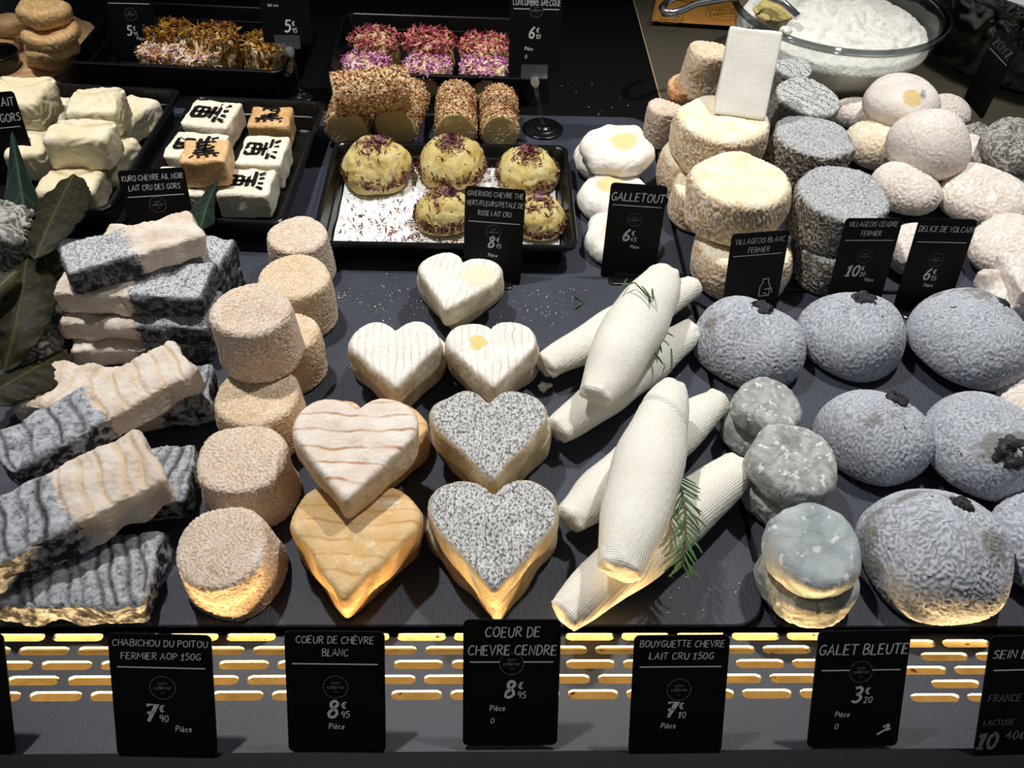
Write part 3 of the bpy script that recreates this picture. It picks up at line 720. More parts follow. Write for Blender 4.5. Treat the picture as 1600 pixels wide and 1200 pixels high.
def leaf(label, cat, path, width, mat, nv=7, curl=.3, name='leaf', group=None, fold=0, point=.9, roll=0, wavy=.0012, tri=False):
    """path: 3-D midrib points; blade spreads sideways from it"""
    P = [Vector(p) for p in path]; n = 40; m_ = 14; cum = [0]
    for a, b in zip(P[:-1], P[1:]): cum.append(cum[-1]+(b-a).length)
    def pt(s):
        s *= cum[-1]
        for i in range(len(P)-1):
            if s <= cum[i+1]+1e-9: return P[i].lerp(P[i+1], (s-cum[i])/(cum[i+1]-cum[i]))
        return P[-1]
    V = []; vein = []; Fs = []; rnd = random.Random(len(label))
    for i in range(n+1):
        s = i/n; c = sum((pt(min(1, max(0, s+d))) for d in (-.06, 0, .06)), Vector())/3
        t = (pt(min(1, s+.03))-pt(max(0, s-.03))).normalized(); side = t.cross(Vector((0, 0, 1))).normalized()
        side = (Matrix.Rotation(R_(roll), 3, t)@side); nn = side.cross(t)
        wd = width*(math.sin(pi*min(1, s**point))**.75)*(1+.07*((i*5) % 3-1)*(.5 if s > .1 else 0))+.0004
        if tri: wd = width*min(1, s*1.15)+.0004
        for j in range(-m_, m_+1):
            u = j/m_; x = u*wd
            zz = curl*wd*(u*u)+fold*wd*abs(u)+wavy*math.sin(s*nv*2*pi+abs(u)*4)*abs(u)
            V.append(tuple(c+side*x+nn*zz))
            v = math.exp(-(u*wd/.0011)**2); v = max(v, .8*math.exp(-((((s*nv*1.4-abs(u)*.9) % 1)-.5)/.05)**2)*(1-abs(u)*.5))
            vein.append(v)
    k = 2*m_+1
    for i in range(n):
        for j in range(k-1): Fs.append((i*k+j, i*k+j+1, (i+1)*k+j+1, (i+1)*k+j))
    c0 = sum((Vector(v) for v in V), Vector())/len(V)
    V = [tuple(Vector(v)-c0) for v in V]
    o = obj(name, V, Fs, mat, None, c0, None, True, {'vein': vein})
    md = o.modifiers.new('thickness', 'SOLIDIFY'); md.thickness = .0006
    return tag(o, label, cat, group)
# ================================================================ the counter
ZP = -.0066
yA, yB = at(800, 1166, ZP).y, at(800, 985, ZP).y
xs = (at(1195, 950).x+at(1040, 310).x)/2
ySF = at(800, 978).y; ySB = at(850, 180).y; yMID = at(1400, 459).y
counter = empty('display_counter', (0, yB, -.09)); tag(counter, 'black refrigerated cheese counter under the slate boards', 'counter')
def cpart(name, geo, mat, **k):
    V = [(p[0], p[1]-yB, p[2]+.09) for p in geo[0]]; return obj(name, V, geo[1], mat, counter, smooth=False)
xr = at(1003, 60, -.011).x
cpart('deck', boxm(-.95, xr, yB+.022, 1.75, -.02, -.0065), DECKM)
cpart('steel_deck', boxm(xr+.0015, 1.25, yB+.022, 1.75, -.02, -.0065), BRUSH)
cpart('deck_seam', boxm(xr, xr+.0015, ySB, 1.75, -.02, -.0061), plain('seam_filler', '#a08a62', .6))
cpart('back_panel', boxm(-.95, 1.25, 1.75, 1.77, -.02, .6), BLACKM)
cpart('trough_floor', boxm(-.6, .65, yA-.03, yB+.028, -.085, -.078), GOLD)
cpart('trough_back', boxm(-.6, .65, yB+.022, yB+.028, -.078, -.0205), GOLD)
cpart('trough_front', boxm(-.6, .65, yA-.034, yA-.028, -.085, -.0165), BLACKM)
cpart('front_ledge', join([boxm(-.6, .65, yA-.09, yA-.004, -.016, -.0035), boxm(-.6, .65, yA-.024, yA-.0235, -.0035, -.0027)]), BLACKM)
st = lamp('trough_light_strip', 'AREA', (.0, yA+.010, -.066), (0, yB+.02, .030), 6.5, (1, .67, .30), 1.15, .030); st.data.spread = R_(120)
cpart('edge_shade_lip', boxm(-.6, .65, ySF-.0016, ySF-.0006, -.0066, -.0010), plain('edge_shade_black', '#020202', .9, 0.))  # added black lip, keeps the slab's front edge dark as if shaded
lamp('trough_floor_fill', 'AREA', (.0, yA-.016, -.045), (0, yB, -.085), .30, (1, .82, .52), 1.15, .012)  # added fill lamp, brightens the trough floor seen through the slots

# perforated panel in front of the slabs
def panel(x0, x1, rows, zt, off, pw=.0362, sw=.0312):
    parts = []; n = 12
    def cell(xc, yc, w, h, a, b):
        per = []; hole = []
        for q in range(4*n):
            t = 2*pi*(q+.5)/(4*n); dx, dy = math.cos(t), math.sin(t)
            k = min(w/2/max(abs(dx), 1e-9), h/2/max(abs(dy), 1e-9)); per.append((xc+dx*k, yc+dy*k))
        per = []; 
        # walk the rectangle and the stadium with matched fractions
        for q in range(4*n):
            sd, u = divmod(q, n); u /= n
            c_ = [(-w/2, -h/2), (w/2, -h/2), (w/2, h/2), (-w/2, h/2), (-w/2, -h/2)]
            x = c_[sd][0]+(c_[sd+1][0]-c_[sd][0])*u; y = c_[sd][1]+(c_[sd+1][1]-c_[sd][1])*u; per.append((xc+x, yc+y))
            L = a/2-b/2
            if sd == 0: hx, hy = -L-b/2*.707+(2*L+2*b/2*.707)*u, -b/2; hy = -b/2 if abs(hx) <= L else -math.sqrt(max(0, b*b/4-(abs(hx)-L)**2))
            elif sd == 2: hx, hy = L+b/2*.707-(2*L+2*b/2*.707)*u, b/2; hy = b/2 if abs(hx) <= L else math.sqrt(max(0, b*b/4-(abs(hx)-L)**2))
            else:
                t = R_(-45+90*u); hx, hy = (L+b/2*math.cos(t))*(1 if sd == 1 else -1), b/2*math.sin(t)*(1 if sd == 1 else -1)
            hole.append((xc+hx, yc+hy))
        V = [(x, y, zt) for x, y in per]+[(x, y, zt) for x, y in hole]+[(x, y, zt-.003) for x, y in hole]+[(x, y, zt-.003) for x, y in per]; m_ = 4*n
        Fs = []
        for i in range(m_):
            j = (i+1) % m_
            Fs += [(i, j, m_+j, m_+i), (m_+i, m_+j, 2*m_+j, 2*m_+i), (2*m_+i, 2*m_+j, 3*m_+j, 3*m_+i)]
        return V, Fs
    def plate(a, b, c, d): return boxm(a, b, c, d, zt-.003, zt)
    ys = [at(500, r, zt).y for r in rows]; bd = [ys[0]+(ys[0]-ys[1])/2]+[(p+q)/2 for p, q in zip(ys[:-1], ys[1:])]+[ys[-1]-(ys[-2]-ys[-1])/2]
    for i, yc in enumerate(ys):
        h = bd[i]-bd[i+1]; x = at(off[i], rows[i], zt).x
        k0 = math.ceil((x0+pw/2-x)/pw); k1 = math.floor((x1-pw/2-x)/pw)
        for k in range(k0, k1+1): parts.append(cell(x+k*pw, (bd[i]+bd[i+1])/2, pw, h, sw, h*.62))
        parts.append(plate(x0, x+k0*pw-pw/2, bd[i+1], bd[i])); parts.append(plate(x+k1*pw+pw/2, x1, bd[i+1], bd[i]))
    parts.append(plate(x0, x1, bd[0], yB+.026)); parts.append(plate(x0, x1, yA-.004, bd[-1]))
    return join(parts)
xj = at(1384, 1040, ZP).x
V, Fs = panel(-.42, xj, (995, 1016, 1038.5, 1062, 1086.5), ZP, (122, 69, 104, 52, 87))
tag(obj('perforated_panel', V, Fs, PANEL, smooth=False), 'long dark panel with rows of backlit slots along the counter front', 'grille')
V, Fs = panel(xj, .52, (1007, 1028, 1050, 1072.5, 1094), ZP-.0015, (1510, 1477, 1443, 1495, 1463))
tag(obj('perforated_panel', V, Fs, PANEL, smooth=False), 'shorter slotted panel at the right end behind the nounou sign', 'grille')

# slate boards
def slab(label, x0, x1, y0, y1, r, z=0., t=.0062):
    hw, hd = (x1-x0)/2, (y1-y0)/2; lo = [rrect(hw, hd, r, -t), rrect(hw, hd, r, -.0012), rrect(hw-.001, hd-.001, r, 0)]
    V, Fs = loft(lo); o = obj('slate_board', V, Fs, SLATE, None, ((x0+x1)/2, (y0+y1)/2, z), None, False); return tag(o, label, 'slate board', 'slate boards')
slab('large slate board holding logs, hearts and white quenelles', -.85, xs, ySF, ySB, .022)
slab('slate board under the grey domes at front right', xs+.004, .75, ySF-.001, yMID, .012)
slab('slate board behind, under the round pale cheeses', xs+.004, .95, yMID+.004, at(1500, 196).y, .012)

# ================================================================ chabichou: wrinkled tapered drums
CH = 'wrinkled cream drums'
def chab(label, px, py, w, h, zb, mat=CREAM, **k):
    return drum('wrinkled_drum_cheese', label, 'cheese', CH, px, py, w, h, zb, mat, k.pop('taper', 1.12), .16, k.pop('wr', (.0024, .00048)), (.035, .0006), step=.0007, dome=.001, **k)
chab('wrinkled cream drum cheese nearest the front edge, glowing amber at its foot', 345, 853, 146, .043, 0, tx=7, ty=-3)
chab('wrinkled cream drum beside the pinkish heart, behind the frontmost drum', 377, 713, 142, .047, 0, taper=1.07)
chab('lower drum of the two-high pile of wrinkled cream drums', 401, 615, 132, .045, 0, CREAM2, taper=1.06)
chab('upper drum of the two-high pile, tallest of the cream drums', 392, 480, 126, .049, .0455, taper=1.07)
chab('cream drum mostly hidden behind the two-high pile', 450, 518, 95, .047, 0, CREAM2, taper=1.1)
chab('honey-coloured wrinkled drum standing behind the two-high pile', 458, 430, 113, .050, 0, CREAM2, taper=1.06)
chab('rearmost wrinkled cream drum, close to the black flower tray', 465, 365, 94, .044, 0, taper=1.12)

# ================================================================ hearts
HG = 'heart-shaped cheeses'
heart('lower white heart of the rearmost pair, by the flower tray sign', HG, 717, 449, 139, .022, 0, H_WHITE, -3)
heart('upper white heart with bare yellow patch in the rearmost pair', HG, 712, 439, 137, .022, .0232, H_PATCH, -12)
heart('lower white heart of the left white pair', HG, 622, 567, 151, .025, 0, H_WHITE, 1)
heart('plain white heart on top of the left white pair', HG, 618, 551, 149, .024, .0262, H_WHITE, 4)
heart('lower white heart of the pair beside the white quenelles', HG, 770, 566, 152, .023, 0, H_WHITE, -2)
heart('white heart with yellow split on top, beside the white quenelles', HG, 769, 551, 148, .024, .0242, H_SPLIT, 2)
heart('golden heart peeping out behind the pinkish top heart', HG, 562, 700, 202, .027, 0, H_GOLD, -4)
heart('bottom golden heart under the amber front heart', HG, 553, 858, 206, .022, 0, H_GOLD, -2)
heart('amber front heart partly covered by the pinkish heart', HG, 549, 843, 211, .024, .0222, H_GOLD, -2)
heart('pinkish white heart with cracked skin, topmost of the golden ones', HG, 550, 699, 203, .026, .0468, H_PINK, 0, tx=3)
heart('lower ashed heart of the rear grey pair', HG, 770, 694, 190, .025, 0, H_ASH, -2)
heart('upper ashed heart of the rear grey pair', HG, 766, 676, 187, .026, .0262, H_ASH, 2)
heart('lower ashed heart of the front grey pair, its cut edge showing', HG, 773, 853, 213, .023, 0, H_ASH, 3)
heart('speckled ashed heart on top of the front grey pair', HG, 772, 832, 211, .023, .0243, H_ASH, 0)

# ================================================================ quenelles
QG = 'white fresh cheese quenelles'
quenelle('white quenelle at the back with its tip by the ivory drums', QG, (850, 574), (1084, 446), .020, .020, 70, (.60, .52))
quenelle('white quenelle lying under the rosemary specks, second from the back', QG, (868, 676), (1084, 514), .020, .020, 72, (.62, .55))
quenelle('upper white quenelle of the rear crossing, rosemary on its top end', QG, (928, 622), (1040, 428), .050, .056, 98, (.46, .52), roll=10)
quenelle('white quenelle with its tip beside the small grey galets', QG, (884, 814), (1124, 622), .021, .021, 84, (.58, .50))
quenelle('front white quenelle carrying the rosemary sprig, tip at counter edge', QG, (876, 964), (1158, 726), .023, .023, 100, (.50, .56))
quenelle('upper white quenelle of the front crossing, cut line near its top', QG, (966, 896), (1050, 600), .060, .064, 112, (.54, .36), cut=.60)

# ================================================================ galets
GG = 'small grey galets'
def galet(label, px, py, w, h, zb, mat=GALET, **k):
    return drum('galet_cheese', label, 'cheese', GG, px, py, w, h, zb, mat, k.pop('taper', 1.02), .36, k.pop('wr', (.008, .0003)), (.03, .0007), step=.001, **k)
galet('lower grey galet of the rearmost pair', 1188, 657, 104, .023, 0)
galet('upper grey galet of the rearmost pair', 1207, 626, 108, .022, .0235, tx=8, ty=8)
galet('lower grey galet of the middle pair', 1231, 752, 128, .025, 0)
galet('upper grey galet of the middle pair, mottled and ridged', 1247, 712, 142, .024, .0255, tx=6, ty=6)
galet('lower grey galet of the front pair, amber underside', 1268, 888, 152, .025, 0)
galet('smooth blue-grey galet on top of the front pair', 1281, 848, 152, .025, .0255, GALETS, tx=12, ty=4, wr=(.012, .0003))

# ================================================================ grey domes
DG = 'wrinkled grey domes'
def nou(label, *a, **k): return dome('grey_dome_cheese', label, 'cheese', DG, *a, **k)
nou('grey wrinkled dome beside the quenelle tips, black tip on top', 1165, 556, 166, 1.0, 0, GREYR, (.0075, .003, 62, 76), wr=(.0030, .0005), peak=.05)
nou('grey wrinkled dome in the middle of the back row, black crater on top', 1324, 545, 160, 1.06, 0, GREYR, (.0085, .0035, 75, 76), wr=(.0030, .0005), peak=.06)
nou('grey wrinkled dome below the pink broken pieces, back row right', 1499, 556, 186, .95, 0, GREYR, (.006, .002, 42, 62), wr=(.0030, .0005), ty=6)
nou('grey wrinkled dome behind the middle galet pair', 1354, 700, 172, 1.06, 0, GREYR, (.007, .002, 42, 66), peak=.05, wr=(.0031, .0005))
nou('grey dome tipped over, black tip facing right', 1517, 722, 186, 1.05, 0, GREYR, (.0105, .004, -104, 50), ty=8, wr=(.0031, .0005))
nou('large grey wrinkled dome nearest the front edge', 1445, 885, 226, 1.02, 0, GREYR, (.006, .003, 55, 66), wr=(.0033, .0005))
nou('grey dome cut by the right picture edge, front row', 1640, 868, 200, .95, 0, GREYR)
nou('pale dome at the right picture edge behind the tipped grey dome', 1612, 640, 110, .6, 0, PALE)

# ================================================================ half-ashed logs
LG = 'half-ashed cheese logs'
T_ = .019
bar('lowest log of the rear pile, against the slate', LG, (126, 488), (112, 540), (335, 548), (335, 470), T_, T_, T_, BARF, True, name='cheese_log')
bar('second log from the bottom of the rear pile', LG, (118, 450), (92, 498), (328, 520), (345, 450), 2*T_+.0005, 2*T_+.0005, T_, BARF, True)
bar('third log of the rear pile, right half whitened ash', LG, (110, 400), (84, 453), (311, 472), (340, 404), .061, .061, .0215, BARF, True)
bar('log lying behind the rear pile, grey end toward the wrinkled drums', LG, (160, 352), (140, 392), (345, 430), (362, 366), .055, .055, .030, BARF, True)
bar('pinkish log low behind the rear pile, end showing right', LG, (180, 380), (165, 420), (352, 470), (368, 408), .024, .024, .024, BARF, True)
bar('top log of the rear pile, black half left and pale half right', LG, (79, 386), (112, 427), (327, 363), (289, 325), .0845, .0845, .0225, BARF, False)
bar('dark ashed log under the middle crossing, end toward the drums', LG, (150, 590), (180, 650), (338, 628), (322, 570), .024, .024, .023, BARG, True, 7)
bar('cream ridged log lying behind the middle crossing', LG, (60, 560), (18, 636), (190, 640), (210, 572), .026, .026, .025, BARG, False, 6, split=.9, name='cheese_log')
bar('upper log of the middle crossing, black left half and cream right half', LG, (-22, 688), (14, 732), (318, 578), (256, 525), .054, .060, .024, BARG, False, 9)
bar('ashed log lying under the front crossing, end by the drums', LG, (140, 700), (150, 790), (306, 776), (290, 694), .026, .026, .025, BARG, True, 8)
bar('front crossing log, cream right end nearest the drums', LG, (-70, 806), (-30, 890), (268, 744), (202, 669), .055, .060, .030, BARG, False, 9)
bar('ashed ridged log along the front edge under the front crossing', LG, (80, 832), (-60, 942), (210, 940), (268, 836), .024, .024, .023, BARG, False, 9, split=-.9, slant=-.4)

# ================================================================ ivory drums at the back
VG = 'ivory farmhouse drums'
def vil(label, px, py, w, h, zb, mat=VILL, **k):
    return drum('ivory_drum_cheese', label, 'cheese', k.pop('g', VG), px, py, w, h, zb, mat, k.pop('taper', 1.0), k.pop('bev', .2), k.pop('wr', (.0034, .0006)), (.04, .0010), step=.0011, bulge=k.pop('bulge', .0015), **k)
vil('ivory drum standing behind the villageois blanc sign', 1166, 377, 152, .043, 0)
vil('ivory drum on top, above the villageois blanc sign', 1158, 276, 158, .047, .0435)
vil('ivory drum low at the back left of the pile, beside the sign', 1108, 288, 110, .040, 0)
vil('ivory drum below the one the white slab leans on', 1096, 238, 120, .045, 0)
vil('ivory drum on which the white cut slab stands', 1130, 182, 148, .044, .0455)
vil('pale wrinkled drum at the far left of the pile', 1040, 165, 54, .045, 0, CREAM)
vil('orange sticky round cheese in the pile beside the brushed steel', 1070, 128, 54, .040, .018, ORANGE, tx=10, ty=-12)
vil('brownish wrinkled drum high in the pile behind the white slab', 1110, 76, 64, .052, .045, CREAM2, ty=6)
# white cut slab
w_ = .05
for _ in range(10):
    zt_ = .091+1.62*w_*math.sin(R_(58)); a_ = at(1141, 40, zt_); b_ = at(1224, 50, zt_); w_ = (b_-a_).length
rot_ = frame_from(None, b_-a_, R_(58)); H_ = 1.62*w_; c_ = (a_+b_)/2-rot_.col[1]*H_/2
V, Q, T = rbox(w_, H_, .024, .0022, .0012); V, rel = relieved(V, Q, T, (.004, .00006), (.03, .0002))
V[:, 2] -= .024
o = thing('cut_cheese_slab', 'white cut slab of cheese leaning upright on an ivory drum', 'cheese', None, V, Q, T, WHITE, c_, rot_, {'relief': rel})

# ashed drums
AG = 'ash-topped drums'
vil('lower ash-topped drum behind the villageois cendre sign', 1312, 372, 136, .040, 0, ASHDRUM, g=AG, bev=.16, bulge=0)
vil('upper ash-topped drum above the villageois cendre sign', 1320, 300, 144, .044, .0405, ASHDRUM, g=AG, bev=.12, bulge=0, tx=4)
vil('ash-topped drum second from the front in the row', 1273, 210, 128, .046, .030, ASHDRUM, g=AG, bev=.14, bulge=0, ty=4)
vil('ashed drum hidden low under the second one of the row', 1268, 258, 112, .030, 0, ASHDRUM, g=AG, bev=.2, bulge=0)
vil('ashed drum with diagonal lines on its top, behind the row', 1264, 150, 106, .044, .032, ASHDRUM_S, g=AG, bev=.12, bulge=0, tx=6, yaw=50)
vil('rearmost ashed drum, touching the glass bowl', 1240, 104, 62, .042, .034, ASHDRUM_S, g=AG, bev=.15, bulge=0, tx=6, yaw=30)

# pale balls
PG = 'pale wrinkled balls'
def ball(label, px, py, w, hk, zb, mat=PALE, **k):
    return dome('pale_ball_cheese', label, 'cheese', PG, px, py, w, hk, zb, mat, k.pop('tip', None), wr=k.pop('wr', (.0042, .0006)), step=.0012, base=k.pop('base', .5), zk=.42, **k)
ball('pale ball at the back beside the ashed drum with lines', 1332, 192, 66, 1.2, 0)
ball('pale ball resting behind the cracked ball, near the black bowl', 1474, 196, 72, 1.2, 0)
ball('pale ball between the ash-topped drum and the cracked ball', 1358, 250, 92, 1.25, 0, IVORY)
ball('pale ball to the right of the cracked ball', 1503, 266, 94, 1.2, 0)
ball('pale ball right of the upper ash-topped drum', 1403, 320, 108, 1.15, 0)
ball('broad pale ball left of the silvery discs', 1522, 332, 134, .95, 0)
ball('pale ball between the two right-hand back signs', 1428, 414, 110, 1.05, 0)
ball('large pale ball right of the delice de volcan sign', 1578, 420, 150, .95, 0)
o = ball('pale ball with a bare yellow patch and grey speck, highest of the balls', 1396, 186, 112, 1.15, .030, PATCHB, wr=(.003, .0003))
ball('cracked pinkish white ball in front of the other balls', 1436, 262, 122, 1.45, .022, wr=(.003, .0003), base=.4)
# silvery discs at the right edge
SG = 'silvery discs at the right'
def sil(label, px, py, w, h, zb, **k): return drum('silver_disc_cheese', label, 'cheese', SG, px, py, w, h, zb, GREYD, 1.0, .5, (.004, .0006), (.02, .0012), step=.0012, **k)
sil('silvery grey disc half hidden behind another at right', 1533, 212, 74, .030, .006, tx=14)
sil('silvery grey disc highest of the group at the right edge', 1594, 214, 100, .030, .032, tx=20, ty=-6)
sil('silvery grey disc lying lowest at the right edge', 1597, 290, 92, .028, 0, tx=8, ty=12)
# broken pinkish pieces
BG = 'broken pinkish pieces'
bar('broken pinkish chunk leaning on the grey dome at right', BG, (1540, 432), (1556, 478), (1606, 470), (1588, 424), .048, .050, .020, PALE, name='broken_cheese_piece', roll=25)
bar('broken grey-pink chunk at the right picture edge above another', BG, (1572, 400), (1590, 452), (1650, 446), (1630, 396), .062, .062, .020, PALE, name='broken_cheese_piece', roll=10)
ball('small pinkish rounded piece at the right edge below the broken chunks', 1612, 540, 76, 1.0, 0)

# ================================================================ galletout
TG = 'flat white galletout discs'
def gal(label, px, py, w, h, zb, **k): return drum('flat_disc_cheese', label, 'cheese', TG, px, py, w, h, zb, GALLE, 1.0, .85, (.010, .0003), (.03, .0012), step=.0011, dome=.002, **k)
gal('lower disc under the rearmost white disc, edge showing left', 953, 238, 112, .021, 0)
gal('rearmost flat white disc with a bare yellow centre', 966, 221, 116, .023, .0205, tx=5)
gal('middle flat white disc, half behind the galletout sign', 962, 296, 116, .022, 0, yaw=140)
gal('flat white disc right behind the galletout sign, nearest of the discs', 975, 359, 122, .021, 0, yaw=200)
# ================================================================ black trays
t1, m1, hw1, hd1, yw1 = tray('black plastic tray holding the golden flower domes', [(516, 219), (889, 226), (903, 388), (491, 379)], .0280, .0265, BLACK)
V, Fs = loft([rrect(hw1-.016, hd1-.016, .010, 0), rrect(hw1-.012, hd1-.012, .010, .0012), rrect(hw1-.014, hd1-.014, .010, .0014)])
tag(obj('plastic_tray', V, Fs, BLACK, None, (m1.x, m1.y, 0), Euler((0, 0, yw1)), False), 'upturned black tray under the flower dome tray', 'tray')
t2, m2, hw2, hd2, yw2 = tray('black plastic tray holding the character-marked bricks', [(287, 148), (492, 157), (462, 350), (208, 338)], .032, .032, BLACK)
t3, m3, hw3, hd3, yw3 = tray('black plastic tray at left with moist white pillow cheeses', [(-40, 124), (266, 139), (190, 328), (-130, 314)], .032, .032, BLACK)
t4, m4, hw4, hd4, yw4 = tray('black plastic tray of marigold-covered cheeses at the back left', [(168, -2), (472, 14), (456, 112), (118, 98)], .030, .0362, BLACK)
t5, m5, hw5, hd5, yw5 = tray('black plastic tray of rose-petal cheeses at the back', [(540, 18), (846, 28), (842, 124), (506, 112)], .030, .0362, BLACK)

# T1: paper, domes, crumbs
FL = .0056
rnd = random.Random(5)
nx, ny = 40, 24; V = []; 
for j in range(ny+1):
    for i in range(nx+1):
        x = (i/nx-.5)*2*(hw1-.0145); y = (j/ny-.5)*2*(hd1-.0145)
        V.append((x, y, FL+.0012*math.sin(x*90+y*40)*math.sin(y*120)+.0014))
Fs = [(j*(nx+1)+i, j*(nx+1)+i+1, (j+1)*(nx+1)+i+1, (j+1)*(nx+1)+i) for j in range(ny) for i in range(nx)]
pl = obj('paper_liner', V, Fs, PAPERW, None, (m1.x, m1.y, 0), Euler((0, 0, yw1)))
md = pl.modifiers.new('thickness', 'SOLIDIFY'); md.thickness = .0004
tag(pl, 'crumpled white paper lining the flower dome tray', 'paper')
def rosebud(parent, c, s, seed):
    r = random.Random(seed); parts = []
    for k in range(9):
        a = k*2.4; rr = s*(.25+.07*k); V = []; n = 8; hh = s*(1.3-.07*k)
        for i in range(n+1):
            t = a-.9+1.8*i/n
            for q in range(5):
                u = q/4; w = rr*(.55+.5*math.sin(u*2.2)); V.append((w*math.cos(t), w*math.sin(t), hh*u*(1-.25*abs(2*i/n-1)**2)))
        Fs = [(i*5+q, (i+1)*5+q, (i+1)*5+q+1, i*5+q+1) for i in range(n) for q in range(4)]
        parts.append((V, Fs))
    V, Fs = join(parts); rn = [((i//45)*.37) % 1*.6+.2 for i in range(len(V))]
    return obj('rosebud', V, Fs, PET_PINK2, parent, c, Euler((r.uniform(-.6, .2), r.uniform(-.4, .4), r.uniform(0, 6))), True, {'rnd': rn})
PET_PINK2 = m_flake('dried_rosebud', [(0, '#6b3a45'), (.4, '#a5687a'), (.7, '#c99aa6'), (1, '#d9b9b4')])
def topping(parent, name, mat, n, fn, size, seed, **k):
    r = random.Random(seed); P = []; N = []
    for _ in range(n):
        p, nn = fn(r); P.append(p); N.append(nn)
    o = flakes(name, P, N, size, mat, parent, seed, **k); o['kind'] = 'stuff'; return o
FG = 'golden flower domes'
def fdome(label, px, py, w, hk, seed, bud=(0, 0)):
    o = dome('flower_dome_cheese', label, 'cheese', FG, px, py, w, hk, FL+.002, YOLK, None, wr=(.012, .0006), lump=(.04, .0010), base=.86, step=.0014)
    r = w*mpp(o.location)/2; h = hk*r; z0 = .22*h
    def onto(el, az): return ((r*math.cos(el)*math.cos(az), r*math.cos(el)*math.sin(az), z0+(h-z0)*math.sin(el)), (math.cos(el)*math.cos(az), math.cos(el)*math.sin(az), math.sin(el)))
    topping(o, 'petal_topping', PET_DARK, 300, lambda q: onto(pi/2-abs(q.gauss(0, .32)), q.uniform(0, 6.28)), (.0026, .0009), seed, curl=.4, lift=.001)
    topping(o, 'petal_skirt', PET_DARK, 420, lambda q: onto(abs(q.gauss(0, .16)), q.uniform(0, 6.28)), (.0024, .0010), seed+1, curl=.4, lift=.001)
    rosebud(o, (bud[0], bud[1], h), .0072, seed)
    return o
fdome('golden flower dome at the back left of the tray, rosebud tilted right', 591, 279, 108, 1.15, 11, (.005, 0))
fdome('golden flower dome in the middle of the back row', 706, 274, 104, 1.15, 12)
fdome('golden flower dome at the back right of the tray', 823, 285, 95, 1.12, 13)
fdome('golden flower dome in front, left of the givernois sign', 695, 347, 92, 1.1, 14, (.006, 0))
fdome('golden flower dome in front, right of the givernois sign', 840, 354, 88, 1.1, 15)
rr_ = random.Random(3); P = []
for _ in range(900):
    while True:
        x, y = rr_.uniform(-1, 1), rr_.uniform(-1, 1)
        if rr_.random() < .12+.9*max(0, -y)*max(0, .7-abs(x+.25))+.5*(abs(y) > .9): break
    q = Matrix.Rotation(yw1, 3, 'Z')@Vector((x*(hw1-.017), y*(hd1-.017), 0)); P.append((m1.x+q.x, m1.y+q.y, FL+.0032))
f_ = flakes('petal_crumbs', P, [(0, 0, 1)]*len(P), (.0019, .0008), PET_DARK, None, 9, curl=.2)
tag(f_, 'loose petal crumbs scattered on the white tray paper', 'crumbs', None, 'stuff')

# T2: bricks with a brushed character
KG = 'character-marked bricks'
def brick(label, tl, tr, br, bl, zt, h, mat, quarter=0, mark=True, mp=(0, 0), msz=.8, name='brick_cheese', g=KG, r=.0035, rag=.0005):
    a, b, c, d = at(*tl, zt), at(*tr, zt), at(*br, zt), at(*bl, zt); mid = (a+b+c+d)/4; ax = ((b-a)+(c-d))/2; L = ax.length; wd = ((a-d).length+(b-c).length)/2
    yaw = math.atan2(ax.y, ax.x); V, Q, T = rbox(L, wd, h, r, .0013); V, rel = relieved(V, Q, T, (.005, .0002), (.02, rag))
    o = thing(name, label, 'cheese', g, V, Q, T, mat, mid-Vector((0, 0, h)), Matrix.Rotation(yaw, 3, 'Z'), {'relief': rel})
    if mark:
        s = min(L, wd)*msz; ps = []
        rn = random.Random(len(label))
        for st in strokes(KURO):
            if quarter: st = [(.5-(p[1]-.5)*1, p[0]) for p in st]
            n_ = 5; st = [(st[0][0]+(st[1][0]-st[0][0])*i/n_, st[0][1]+(st[1][1]-st[0][1])*i/n_) for i in range(n_+1)]
            ps.append(ribbon([((p[0]-.5)*L*msz*.92+mp[0], (p[1]-.5)*wd*msz*.92+mp[1]) for p in st], s*.10, rn))
        V, Fs = join([shift(p, 0, 0, h+.0008) for p in ps]); obj('brushed_character', V, Fs, CHARK, o, smooth=False)
    return o
CHARK = plain('black_brush_ink', '#1b1614', .7, .1)
CURD = rind('cream_brick_paste', [(.3, '#efe2c6'), (.7, '#f7f0df')], 45, ('#e6d3ac', '#f8f3e6', .3), (200, .70, '#dcc9a0'), .0005, 400, .55)
zk = .0035
brick('cream brick at the back left of its tray, character turned sideways', (304, 153), (373, 160), (360, 199), (279, 193), .032, .0285, CURD, 1)
brick('orange brick at the back right of its tray', (396, 168), (457, 162), (451, 200), (383, 193), .032, .0285, WRAP, 0)
brick('cream brick half covered by the raised orange brick', (274, 203), (354, 209), (343, 250), (252, 243), .032, .0285, CURD, 1)
brick('cream brick at right in the middle of its tray', (376, 210), (451, 212), (440, 258), (374, 255), .032, .0285, CURD, 1)
brick('cream brick hidden at the front left behind the kuro sign', (250, 258), (334, 263), (322, 306), (226, 300), .032, .0285, CURD, 1)
brick('cream brick at the front right of its tray, with the small leaf', (352, 263), (432, 262), (418, 306), (334, 302), .032, .0285, CURD, 1)
brick('orange brick raised on top of the cream bricks', (291, 220), (354, 215), (358, 253), (275, 251), .062, .0295, WRAP, 0)

